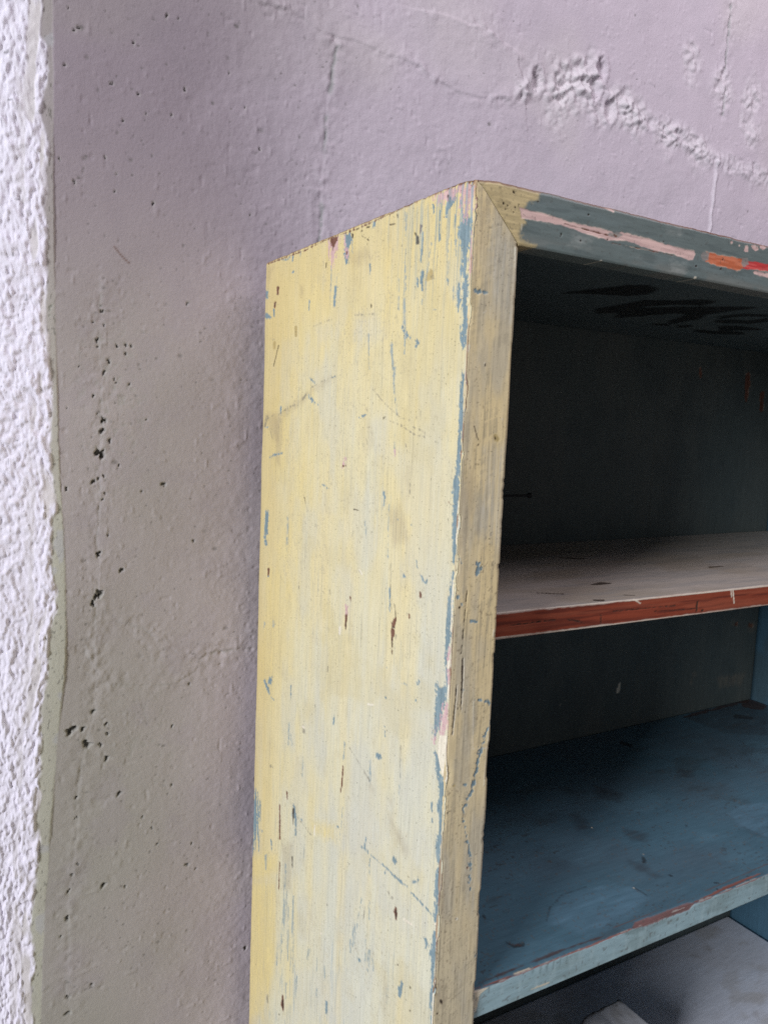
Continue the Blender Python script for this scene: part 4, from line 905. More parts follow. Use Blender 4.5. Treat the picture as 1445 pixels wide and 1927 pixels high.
# ------------------------------------------------------------------ meshes and materials
def paint_mat(name, grain=(60, 60, 60), bump=0.15, dist=0.0006, spec=0.4, vary=0.12, hair=None, speck=None):
    """painted or plastered surface: colour and roughness come from the wear attributes, node noise adds grain"""
    m = bpy.data.materials.new(name)
    m.use_nodes = True
    nt = m.node_tree
    N = nt.nodes
    bs = N['Principled BSDF']
    bs.inputs['Specular IOR Level'].default_value = spec
    at = N.new('ShaderNodeAttribute')
    at.attribute_name = 'Col'
    ar = N.new('ShaderNodeAttribute')
    ar.attribute_name = 'rgh'
    tc = N.new('ShaderNodeTexCoord')
    mp = N.new('ShaderNodeMapping')
    mp.inputs['Scale'].default_value = grain
    nz = N.new('ShaderNodeTexNoise')
    nz.inputs['Scale'].default_value = 10
    nz.inputs['Detail'].default_value = 6
    nz.inputs['Roughness'].default_value = 0.65
    rm = N.new('ShaderNodeMapRange')
    rm.inputs['From Min'].default_value = 0.25
    rm.inputs['From Max'].default_value = 0.75
    rm.inputs['To Min'].default_value = 1 - vary
    rm.inputs['To Max'].default_value = 1 + vary
    mx = N.new('ShaderNodeVectorMath')
    mx.operation = 'SCALE'
    bp = N.new('ShaderNodeBump')
    bp.inputs['Strength'].default_value = bump
    bp.inputs['Distance'].default_value = dist
    L = nt.links.new
    L(tc.outputs['Object'], mp.inputs['Vector'])
    L(mp.outputs['Vector'], nz.inputs['Vector'])
    L(nz.outputs['Fac'], rm.inputs['Value'])
    L(at.outputs['Color'], mx.inputs[0])
    L(rm.outputs['Result'], mx.inputs['Scale'])
    src = mx.outputs['Vector']

    def fleck(scale, lo, hi, amount, detail, src):
        mp2 = N.new('ShaderNodeMapping')
        mp2.inputs['Scale'].default_value = scale
        n2 = N.new('ShaderNodeTexNoise')
        n2.inputs['Scale'].default_value = 1.0
        n2.inputs['Detail'].default_value = detail
        r2_ = N.new('ShaderNodeMapRange')
        r2_.inputs['From Min'].default_value = lo
        r2_.inputs['From Max'].default_value = hi
        r2_.inputs['To Min'].default_value = 1.0
        r2_.inputs['To Max'].default_value = 1.0 - amount
        m2 = N.new('ShaderNodeVectorMath')
        m2.operation = 'SCALE'
        L(tc.outputs['Object'], mp2.inputs['Vector'])
        L(mp2.outputs['Vector'], n2.inputs['Vector'])
        L(n2.outputs['Fac'], r2_.inputs['Value'])
        L(src, m2.inputs[0])
        L(r2_.outputs['Result'], m2.inputs['Scale'])
        return m2.outputs['Vector']
    if hair:
        src = fleck(hair, 0.64, 0.76, 0.20, 2.0, src)
        src = fleck(tuple(v * 2.3 for v in hair), 0.64, 0.76, 0.10, 1.0, src)
    if speck:
        src = fleck((speck,) * 3, 0.66, 0.76, 0.45, 1.0, src)
    L(src, bs.inputs['Base Color'])
    L(ar.outputs['Fac'], bs.inputs['Roughness'])
    L(nz.outputs['Fac'], bp.inputs['Height'])
    L(bp.outputs['Normal'], bs.inputs['Normal'])
    return m


def empty(name, loc=(0, 0, 0)):
    o = bpy.data.objects.new(name, None)
    sc.collection.objects.link(o)
    o.location = loc
    return o


def finish(name, co, faces4, ring_faces, col, rgh, mat, parent):
    """co (n,3); faces4 (m,4) smooth quads; ring_faces list of index tuples (flat)"""
    me = bpy.data.meshes.new(name)
    nr = len(ring_faces)
    me.vertices.add(len(co))
    me.vertices.foreach_set('co', np.ascontiguousarray(co, np.float32).ravel())
    loops = faces4.ravel().astype(np.int32)
    starts = np.arange(len(faces4), dtype=np.int32) * 4
    tot = [4] * len(faces4)
    rl, rs = [], []
    p = len(loops)
    for f in ring_faces:
        rs.append(p)
        rl.extend(f)
        p += len(f)
    loops = np.concatenate([loops, np.array(rl, np.int32)])
    starts = np.concatenate([starts, np.array(rs, np.int32)])
    me.loops.add(len(loops))
    me.loops.foreach_set('vertex_index', loops)
    me.polygons.add(len(starts))
    me.polygons.foreach_set('loop_start', starts)
    sm = np.ones(len(starts), bool)
    if nr:
        sm[-nr:] = False
    me.polygons.foreach_set('use_smooth', sm)
    me.update(calc_edges=True)
    ca = me.attributes.new('Col', 'FLOAT_COLOR', 'POINT')
    c4 = np.ones((len(co), 4), np.float32)
    c4[:, :3] = col
    ca.data.foreach_set('color', c4.ravel())
    ra = me.attributes.new('rgh', 'FLOAT', 'POINT')
    ra.data.foreach_set('value', np.ascontiguousarray(rgh, np.float32))
    me.materials.append(mat)
    me.validate(clean_customdata=False)
    o = bpy.data.objects.new(name, me)
    sc.collection.objects.link(o)
    if parent:
        o.parent = parent
    return o


def sheet(name, P, col, rgh, mat, parent, back=None, facing=(0, 0, 1)):
    """dense face P (nu,nv,3) closed by a skirt to its back rim: back(Q) maps rim points to the far side"""
    nu, nv = P.shape[:2]
    idx = np.arange(nu * nv).reshape(nu, nv)
    a, b = idx[:-1, :-1].ravel(), idx[1:, :-1].ravel()
    c, d = idx[1:, 1:].ravel(), idx[:-1, 1:].ravel()
    e1 = P[nu // 2, nv // 2] - P[nu // 2 - 1, nv // 2]
    e2 = P[nu // 2, nv // 2] - P[nu // 2, nv // 2 - 1]
    flip = np.dot(np.cross(e1, e2), facing) < 0
    F = np.stack([a, d, c, b] if flip else [a, b, c, d], 1)
    co = P.reshape(-1, 3)
    cl = col.reshape(-1, 3)
    rg = rgh.reshape(-1)
    rf = []
    if back is not None:
        rim = np.concatenate([idx[:, 0], idx[-1, 1:], idx[-2::-1, -1], idx[0, -2:0:-1]])
        B = back(co[rim])
        n0 = len(co)
        co = np.concatenate([co, B])
        cl = np.concatenate([cl, cl[rim]])
        rg = np.concatenate([rg, rg[rim]])
        n = len(rim)
        for i in range(n):
            j = (i + 1) % n
            q = (int(rim[i]), n0 + i, n0 + j, int(rim[j]))
            rf.append(q[::-1] if flip else q)
        cap = tuple(range(n0, n0 + n))
        rf.append(cap if flip else cap[::-1])
    return finish(name, co, F, rf, cl, rg, mat, parent)


def axis(*spans):
    """ascending axis from (start, stop, step) spans"""
    out = []
    for s, e, st in spans:
        n = max(1, int(round((e - s) / st)))
        out.append(np.linspace(s, e, n, endpoint=False))
    out.append([spans[-1][1]])
    return np.concatenate(out)


# ================================================================== the setting
T = 42.3                         # width of the bookcase front edges, mm
DEPTH = 400.0
X_IN = 943.6                     # inner face of the right side
X_OUT = X_IN + T - 20 + 20

# ---- wall: rear plane at y = 430 mm, broken edge and splayed reveal on the left
YW = 430.0
X0 = -233.0
BETA = R(17)
m_wall = paint_mat('limewashed_plaster', (26, 26, 26), 0.6, 0.0010, 0.25, 0.03, None, None)


def build_wall():
    s = axis((-520, -80, 4.0), (-80, 10, 0.9), (10, 300, 1.3), (300, 1250, 1.9), (1250, 2600, 30.0))
    z = axis((-1500, -1030, 12.0), (-1030, -60, 1.5), (-60, 620, 1.8), (620, 1400, 30.0))
    S, Z = np.meshgrid(s, z, indexing='ij')
    S = S.astype(np.float32)
    Z = Z.astype(np.float32)
    X = S + X0
    # --- line of the broken corner
    arr = np.array([pts(t)[0][:2] for k, t in MARKS['wall'] if k == 'arr'])
    stp = np.array([pts(t)[0][:2] for k, t in MARKS['wall'] if k == 'strip'])
    arr = arr[np.argsort(arr[:, 1])]
    stp = stp[np.argsort(stp[:, 1])]
    wan = np.interp(z, arr[:, 1], arr[:, 0]) - X0
    wan = wan + (fbm(z / 40.0, z * 0, 3, 5, 0.55) - 0.5) * 6.0
    fall = ss(90, 0, np.abs(S))
    sx = S - 0.0
    sp = lambda t, r: 0.5 * (t + np.sqrt(t * t + r * r))
    rad = 7.0
    base_x = X0 + math.cos(BETA) * sx + (1 - math.cos(BETA)) * sp(sx, rad) + wan[None, :] * fall
    base_y = YW + math.sin(BETA) * sp(-sx, rad)
    k = ss(-6, 6, sx)
    nx = -math.sin(BETA) * (1 - k)
    ny = -math.cos(BETA) * (1 - k) - k
    nl = np.sqrt(nx * nx + ny * ny)
    nx, ny = nx / nl, ny / nl

    # --- relief of the flat wall
    h = (fbm(X / 160, Z / 160, 1, 3) - 0.5) * 7.0
    peel = fbm(X / 7.5, Z / 7.5, 5, 3) - 0.5
    zone = ss(0.42, 0.62, fbm(X / 130, Z / 130, 9, 2))
    near = ss(-150, -30, X) * ss(240, 40, X)
    calm = 0.45 + 0.55 * ss(-120, 60, X)
    h += peel * (0.35 + 0.5 * zone + 0.8 * near) * calm
    h += (fbm(X / 30, Z / 30, 12, 2) - 0.5) * 1.1 * calm
    # pimples of the old coat
    pim = vn(X / 6.0, Z / 6.0, 21)
    h += ss(0.80, 0.95, pim) * 0.7 * ss(0.4, 0.6, vn(X / 60, Z / 60, 22))
    h -= ss(0.84, 0.97, vn(X / 8.0, Z / 8.0, 26)) * 0.8 * ss(0.45, 0.6, vn(X / 80, Z / 80, 27))

    # --- colour of the limewash
    col = np.empty(S.shape + (3,), np.float32)
    col[:] = (0.585, 0.505, 0.565)
    mott = fbm(X / 220, Z / 220, 31, 3)
    mix(col, (0.560, 0.520, 0.470), ss(60, -160, X) * ss(150, -150, Z) * 0.75)
    mix(col, (0.520, 0.505, 0.440), ss(0, -190, X) * ss(-250, -800, Z) * 0.6)
    mix(col, (0.620, 0.555, 0.560), ss(0.5, 0.7, mott) * 0.5)
    mix(col, (0.50, 0.44, 0.49), ss(0.52, 0.75, fbm(X / 35, Z / 35, 33, 3)) * 0.22)
    # greyer, darker wall towards the left corner: shade painted into the colour
    corner_shade = ss(190, -120, X + (fbm(X / 150, Z / 150, 35, 3) - 0.5) * 160)
    mix(col, col * np.array((0.55, 0.53, 0.53), np.float32), corner_shade * (0.75 + 0.25 * ss(-250, 150, Z)))
    rgh = np.full(S.shape, 0.85, np.float32)

    nz = fbm(X / 4.0, Z / 4.0, 41, 3)
    rough_n = fbm(X / 15.0, Z / 15.0, 44, 2, 0.45)
    rough_f = fbm(X / 8.0, Z / 8.0, 45, 2, 0.5) - 0.5
    wob = (fbm(X / 18, Z / 18, 46, 2) - 0.5)
    for kind, t in MARKS['wall']:
        if kind in ('arr', 'strip'):
            continue
        p = pts(t)
        pad = 60
        wi, wj = window(s + X0, z, p, pad)
        if wi.start >= wi.stop or wj.start >= wj.stop:
            continue
        W = (wi, wj)
        xx, zz = X[W], Z[W]
        n_, rn, rf = nz[W], rough_n[W], rough_f[W]
        if kind in ('crack', 'step', 'step2', 'ridge', 'rough', 'hair', 'fine'):
            d, side = seg_dist(xx + wob[W] * 7, zz + wob[W] * 3, p, False)
        if kind == 'crack':
            g = np.exp(-(d / 2.2) ** 2)
            on = ss(0.34, 0.54, fbm(xx / 20, zz / 26, 47, 3))
            h[W] -= g * 1.7 * on
            h[W] += np.where(side > 0, 0.5, -0.4) * np.exp(-d / 12.0)
            h[W] += np.exp(-(d / 14) ** 2) * rf * 3.0
            mix(col[W], (0.24, 0.25, 0.24), g * 0.75 * on * ss(0.2, 0.45, n_))
        elif kind in ('step', 'step2'):
            sg = side if kind == 'step' else -side
            a_ = np.where(sg > 0, np.exp(-d / 28.0), 0)
            amp = 1.1 if kind == 'step' else 1.8
            h[W] += a_ * amp * ss(0, 2.5, d)
            on = ss(0.42, 0.62, fbm(xx / 24, zz / 24, 48, 3))
            h[W] += np.exp(-(d / 3.5) ** 2) * (0.3 + rf * 2) * on
            h[W] += np.exp(-(d / 11.0) ** 2) * (rf * 3.0 + rn * 1.5) * on
        elif kind == 'ridge':
            h[W] += np.exp(-(d / 3.2) ** 2) * (2.0 + rf * 2)
            mix(col[W], (0.70, 0.63, 0.69), np.exp(-(d / 4.0) ** 2) * 0.8)
        elif kind == 'rough':
            wd = 5 + 22 * fbm(xx / 30, zz / 30, 49, 2)
            g = np.exp(-(d / wd) ** 4)
            h[W] += g * (rn * 4.0 - 1.2 + rf * 4.6)
            mix(col[W], (0.66, 0.60, 0.64), g * 0.4)
        elif kind == 'blob':
            r = np.hypot(xx - p[0, 0], zz - p[0, 1])
            g = np.exp(-(r / (10 + 34 * fbm(xx / 26, zz / 26, 50, 3))) ** 4)
            h[W] += g * (rn * 4.5 - 1.8 + rf * 5.0)
            mix(col[W], (0.68, 0.62, 0.65), g * 0.45)
        elif kind == 'pit':
            r = np.hypot((xx - p[0, 0]) * 1.3, (zz - p[0, 1]) * 0.8) + (n_ - 0.5) * 8
            g = ss(15, 4, r)
            h[W] = h[W] * (1 - 0.8 * g) - g * 7.0
            h[W] += np.exp(-((r - 17) / 4.0) ** 2) * 1.6
        elif kind == 'hole':
            sz = max(p[0, 2] * 0.5, 1.0)
            ang = np.arctan2(zz - p[0, 1], xx - p[0, 0])
            ph = (p[0, 0] * 12.9 + p[0, 1] * 7.7) % 6.28
            lob = 1 + 0.34 * np.sin(2 * ang + ph) + 0.26 * np.sin(3 * ang + 2.3 * ph) + 0.16 * np.sin(5 * ang + 4.1 * ph)
            r = np.hypot((xx - p[0, 0]) * 1.1, (zz - p[0, 1])) / lob + (n_ - 0.5) * sz * 1.0
            g = ss(sz * 1.15, sz * 0.65, r)
            h[W] -= g * min(8.0, 1.2 + sz * 1.1)
            dk = 0.92 if sz > 2.0 else 0.6
            mix(col[W], (0.035, 0.033, 0.03), np.clip(g * dk, 0, 1))
            mix(col[W], (0.40, 0.39, 0.34), ss(sz * 2.4, sz * 1.0, r) * 0.25)
        elif kind == 'hair':
            d, _ = seg_dist(xx, zz, p, False)
            g = np.exp(-(d / 0.9) ** 2)
            h[W] += g * 0.7
            mix(col[W], (0.16, 0.09, 0.07), g * 0.85)
        elif kind == 'fine':
            g = np.exp(-(d / 2.0) ** 2) * ss(0.35, 0.6, n_ + wob[W] * 0.7)
            g = g * ss(0.4, 0.65, wob[W] + 0.5)
            h[W] -= g * 0.6
            h[W] += np.exp(-(d / 16.0) ** 2) * rf * 2.0
            h[W] += np.where(side > 0, 0.3, -0.2) * np.exp(-d / 14.0)
            mix(col[W], (0.30, 0.29, 0.26), g * 0.25)
    # --- specks of dirt, thicker on the left
    rg = np.random.default_rng(3)
    for i in range(1500):
        px_ = -200 + 330 * rg.random() ** 1.3 if i < 1150 else rg.uniform(100, 900)
        pz_ = rg.uniform(-950, 480)
        rr = rg.uniform(0.5, 1.3) * (1 if rg.random() < 0.9 else 1.8)
        wi, wj = window(s + X0, z, np.array([[px_, pz_]]), rr * 2 + 1.5)
        if wi.start >= wi.stop or wj.start >= wj.stop:
            continue
        q = np.hypot((X[wi, wj] - px_) * rg.uniform(0.6, 1.5), Z[wi, wj] - pz_)
        g = ss(rr * 1.6, rr * 0.4, q)
        mix(col[wi, wj], (0.12, 0.11, 0.10), g * rg.uniform(0.2, 0.75))
        h[wi, wj] -= g * 0.5
    # dirty pocked field beside the chain of holes
    fld = np.exp(-((X + 165) / 45) ** 2) * np.exp(-((Z + 170) / 95) ** 2)
    fld += 0.6 * np.exp(-((X + 130) / 60) ** 2) * np.exp(-((Z + 560) / 90) ** 2)
    pk_ = ss(0.57, 0.68, fbm(X / 5.0, Z / 6.5, 61, 4, 0.65)) * np.clip(fld, 0, 1)
    mix(col, (0.30, 0.29, 0.26), pk_ * 0.5)
    h -= pk_ * 0.45

    # --- smooth greenish strip along the corner
    edge = np.interp(z, stp[:, 1], stp[:, 0])[None, :] + (nz - 0.5) * 1.6
    sm_ = ss(0.8, -0.8, base_x - edge) * ss(-7, 1, sx)
    vis = 0.35 + 0.65 * ss(-50, -320, Z)
    h = h * (1 - 0.8 * sm_) + sm_ * 0.35
    mix(col, (0.46, 0.442, 0.375), sm_ * vis * (0.6 + 0.8 * fbm(X / 12, Z / 40, 73, 3)).clip(0, 1))
    mix(col, (0.16, 0.15, 0.13), sm_ * ss(0.70, 0.78, fbm(X / 3.0, Z / 5.0, 74, 3)) * 0.7)
    mix(col, (0.44, 0.43, 0.45), sm_ * ss(0.66, 0.74, fbm(X / 20, Z / 26, 71, 3)) * 0.6)
    # --- roughcast reveal
    rv = ss(2.0, -3.0, sx + (fbm(X / 9, Z / 22, 75, 3) - 0.5) * 12)
    D = sx
    b3 = fbm(D / 26, Z / 34, 83, 3)
    skew = D + Z * 0.25
    g1 = ss(0.42, 0.74, vn(skew / 4.2, Z / 7.5 - D / 20, 81))
    g2 = ss(0.46, 0.80, vn(skew / 2.5, Z / 4.6 - D / 11, 82))
    g3 = ss(0.50, 0.85, vn(skew / 8.5, Z / 13.0, 84))
    smooth_patch = ss(0.50, 0.62, fbm(D / 9, Z / 70, 85, 3)) * ss(-34, -6, D)
    rough = (g1 * 2.0 + g2 * 1.3 + g3 * 1.6) * (1 - 0.85 * smooth_patch) + (b3 - 0.5) * 6.0
    h = h * (1 - rv) + rough * rv
    mix(col, (0.76, 0.71, 0.80), rv)
    mix(col, (0.57, 0.52, 0.49), rv * smooth_patch * 0.7)
    mix(col, (0.10, 0.09, 0.09), rv * ss(0.93, 0.97, vn(D / 4, Z / 5, 88)) * 0.6)

    P = np.empty(S.shape + (3,), np.float32)
    P[..., 0] = (base_x + nx * h) / 1000
    P[..., 1] = (base_y + ny * h) / 1000
    P[..., 2] = Z / 1000 + TOP

    def back(Q):
        B = Q.copy()
        B[:, 1] = 1.0
        return B
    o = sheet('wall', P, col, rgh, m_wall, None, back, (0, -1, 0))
    o['kind'] = 'structure'
    o['label'] = 'lilac grey plaster wall with cracks, patched ridges and a rough white reveal'
    return o


build_wall()

# ---- floor under it all
def build_floor():
    m = paint_mat('concrete', (6, 6, 6), 0.3, 0.002, 0.3, 0.15)
    a = axis((-2600, 3200, 100))
    b = axis((-3000, 430, 100))
    A, B = np.meshgrid(a, b, indexing='ij')
    P = np.stack([A / 1000, B / 1000, (fbm(A / 300, B / 300, 3) - 1.0) * 0.004], -1).astype(np.float32)
    col = np.empty(A.shape + (3,), np.float32)
    col[:] = (0.34, 0.32, 0.29)
    rgh = np.full(A.shape, 0.8, np.float32)
    o = sheet('floor', P, col, rgh, m, None, lambda Q: Q * [1, 1, 0] + [0, 0, -0.06])
    o['kind'] = 'structure'


build_floor()

# ================================================================== the bookcase
case = empty('bookcase', (0, 0, 0))
case['label'] = 'old wooden bookcase in flaking yellow and blue paint against the plaster wall'
case['category'] = 'bookcase'
m_side = paint_mat('worn_yellow_paint', (40, 40, 3), 0.25, 0.0005, 0.35, 0.10, (50, 420, 9), 420)
m_front = paint_mat('dirty_yellow_paint', (30, 30, 5), 0.3, 0.0005, 0.35, 0.14, (420, 420, 14), 420)
m_rail = paint_mat('worn_teal_paint', (5, 30, 30), 0.3, 0.0004, 0.22, 0.12)
m_shelf = paint_mat('scuffed_shelf_paint', (4, 30, 30), 0.2, 0.0004, 0.3, 0.14)
m_in = paint_mat('dull_inside_paint', (20, 20, 3), 0.2, 0.0004, 0.35, 0.15)


def yellow_base(A, Z, thin):
    """yellow top coat brushed along the grain over grey and blue; thin (0..1) is where it has worn away"""
    col = np.empty(A.shape + (3,), np.float32)
    col[:] = YEL
    br = fbm(A / 16, Z / 190, 2, 4)
    br2 = 0.5 * fbm(A / 4.0, Z / 120, 4, 3) + 0.5 * fbm(A / 18, Z / 60, 5, 4)
    mix(col, (0.72, 0.68, 0.50), np.clip(thin * 0.95 + (br - 0.5) * 0.7, 0, 1))
    mix(col, (0.62, 0.62, 0.55), np.clip((thin - 0.40) * 0.8 + (br2 - 0.5) * 0.8, 0, 0.8))
    mix(col, (0.77, 0.65, 0.37), ss(0.58, 0.75, fbm(A / 28, Z / 240, 6, 3)) * 0.55)
    return col


def build_side(name, mirror=False):
    # a: depth from the front edge, b: height below the top
    a = axis((0, 26, 0.65), (26, 400, 1.05)) if not mirror else axis((0, 400, 20))
    b = axis((-1500, -1010, 10), (-1010, 0, 0.85)) if not mirror else axis((-1500, 0, 30))
    A, Z = np.meshgrid(a, b, indexing='ij')
    A = A.astype(np.float32)
    Z = Z.astype(np.float32)
    thin = np.clip(0.25 + ss(-80, -800, Z) * 0.60 - ss(250, 400, A) * 0.40 + ss(320, 60, A) * 0.18 - ss(-200, 0, Z) * 0.25, 0, 1)
    thin = np.clip(thin + (fbm(A / 60, Z / 110, 14, 3) - 0.5) * 0.7, 0, 1)
    col = yellow_base(A, Z, thin)
    rgh = np.full(A.shape, 0.5, np.float32)
    st1 = fbm(A / 1.5, Z / 45, 17, 3)
    st2 = 0.6 * vn(A / 1.2, Z / 24, 19) + 0.4 * vn(A / 1.6, Z / 3.0, 20)
    grain = fbm(A / 2.2, Z / 130, 23, 3)
    h = (grain - 0.5) * 0.22 + (fbm(A / 40, Z / 200, 24, 2) - 0.5) * 0.6
    # hairline checks in the coat along the grain
    ck = ss(0.66, 0.74, grain) * (0.25 + 0.5 * thin)
    mix(col, (0.46, 0.46, 0.40), ck * 0.40)
    h -= ck * 0.12
    hl = ss(0.80, 0.90, vn(A / 1.0, Z / 70, 25)) * ss(0.4, 0.6, fbm(A / 14, Z / 60, 26, 3))
    mix(col, (0.32, 0.30, 0.23), hl * 0.32)
    h -= hl * 0.15
    low = ss(-600, -820, Z) * ss(395, 360, A)
    ck2 = ss(0.70, 0.76, st1) * ss(0.45, 0.62, fbm(A / 30, Z / 120, 29, 3)) * (0.25 + 0.75 * low)
    mix(col, (0.27, 0.36, 0.41), ck2 * 0.8)
    h -= ck2 * 0.12
    pt = fbm(A / 42, Z / 75, 27, 4, 0.55)
    mix(col, (0.62, 0.60, 0.50), ss(0.50, 0.68, pt) * (0.20 + 0.45 * thin))
    mix(col, (0.58, 0.50, 0.32), ss(0.62, 0.78, fbm(A / 22, Z / 30, 28, 5, 0.6)) * 0.30)
    # dirt specks and fine pocks
    sp = ss(0.80, 0.88, vn(A / 1.6, Z / 2.2, 34)) * ss(0.45, 0.65, fbm(A / 50, Z / 70, 35, 2))
    mix(col, (0.45, 0.40, 0.28), sp * 0.5)
    h -= sp * 0.12
    mix(col, (0.60, 0.50, 0.26), ss(0.62, 0.75, fbm(A / 70, Z / 60, 37, 4)) * 0.3)
    # grubby back edge
    mix(col, (0.42, 0.36, 0.20), ss(385, 400, A) * 0.35)
    mix(col, (0.64, 0.49, 0.22), ss(300, 395, A + (fbm(A / 50, Z / 140, 38, 3) - 0.5) * 90) * 0.5)
    mix(col, (0.66, 0.52, 0.25), ss(-110, -10, Z + (fbm(A / 40, Z / 60, 39, 3) - 0.5) * 80) * 0.35)
    jn = 0.5 + 1.0 * (fbm(A / 1.7, Z / 14.0, 51, 3, 0.7) - 0.5) + 0.75 * (fbm(A / 1.5, Z / 2.0, 52, 2, 0.7) - 0.5)
    if not mirror:
        order = ['sm', 'wash', 'yl']
        apply_marks('side', a, b, col, None, rgh, jn, st2, order)
        apply_marks('side', a, b, col, h, rgh, jn, st2, ['b', 'bs'])
        apply_marks('side', a, b, col, h, rgh, jn, st2, ['o', 'pk', 'cr', 'sc'])
        apply_marks('side', a, b, col, h, rgh, jn, st2, ['w', 'k'])
        apply_marks('side', a, b, col, h, rgh, jn, st2, ['cr'])
        # streaks of the coats below showing under the broken top front corner
        f = ss(160, 0, A) * ss(-120, -5, Z) * ss(0.56, 0.66, st1)
        mix(col, (0.26, 0.35, 0.38), f * 0.75)
        h -= f * 0.15
        # red primer on the very edge
        f = ss(1.3, 0.0, A) * ss(0.42, 0.55, fbm(A / 9, Z / 28, 55, 3))
        mix(col, (0.24, 0.09, 0.06), f * 0.8)
        f = ss(-2.2, 0.0, Z + (jn - 0.5) * 4)
        mix(col, (0.23, 0.11, 0.07), f * 0.8)
    # worn edges
    wob = (fbm(Z / 30, Z * 0, 57, 4) - 0.5)
    edge = ss(1.6, 0, A) * (0.55 + 0.5 * wob)
    x = -h + 0.9 * edge + 0.9 * ss(-1.8, 0, Z) + 0.5 * ss(398.5, 400, A)
    # missing bite of the front edge
    x = x + 2.0 * np.exp(-((Z + 447) / 9) ** 2) * ss(9, 0, A) * (0.6 + jn)
    x = x + 0.8 * ss(9, 0, A) * ss(-9, 0, Z)
    nick = ss(0.56, 0.70, fbm(Z / 17, Z * 0 + 3.1, 63, 4, 0.6))
    x = x + 1.5 * nick * ss(4.5, 0, A) + 1.2 * ss(0.56, 0.70, fbm(A / 17, A * 0 + 5.1, 64, 4, 0.6)) * ss(-4, 0, Z)
    P = np.empty(A.shape + (3,), np.float32)
    P[..., 0] = x / 1000
    P[..., 1] = (A + ss(330, 400, A) * ((fbm(Z / 60, Z * 0, 59, 4) - 0.5) * 4.0)) / 1000
    P[..., 2] = Z / 1000 + TOP
    P[..., 2] -= 0.0022 * ss(22, 0, A) * ss(-14, 0, Z) + 0.0008 * fbm(A / 12, A * 0, 58, 3) * ss(-10, 0, Z)
    fx = -1.0
    if mirror:
        P[..., 0] = (X_IN + T) / 1000 - P[..., 0]
        fx = 1.0

    def back(Q):
        # mitred at the front and the top, twenty millimetres thick
        B = Q.copy()
        B[:, 0] = 0.020 if fx < 0 else X_IN / 1000 + T / 1000 - 0.020
        B[:, 1] = np.where(Q[:, 1] < 0.003, 0.020, Q[:, 1])
        B[:, 2] = np.where(Q[:, 2] > TOP - 0.008, TOP - 0.020, Q[:, 2])
        return B
    return sheet(name, P, col, rgh, m_side, case, back, (fx, 0, 0))


build_side('side_panel')
build_side('side_panel', True)


def front_noise(A, Z):
    return fbm(A / 2.0, Z / 2.6, 151, 3), vn(A / 1.4, Z / 16, 119)


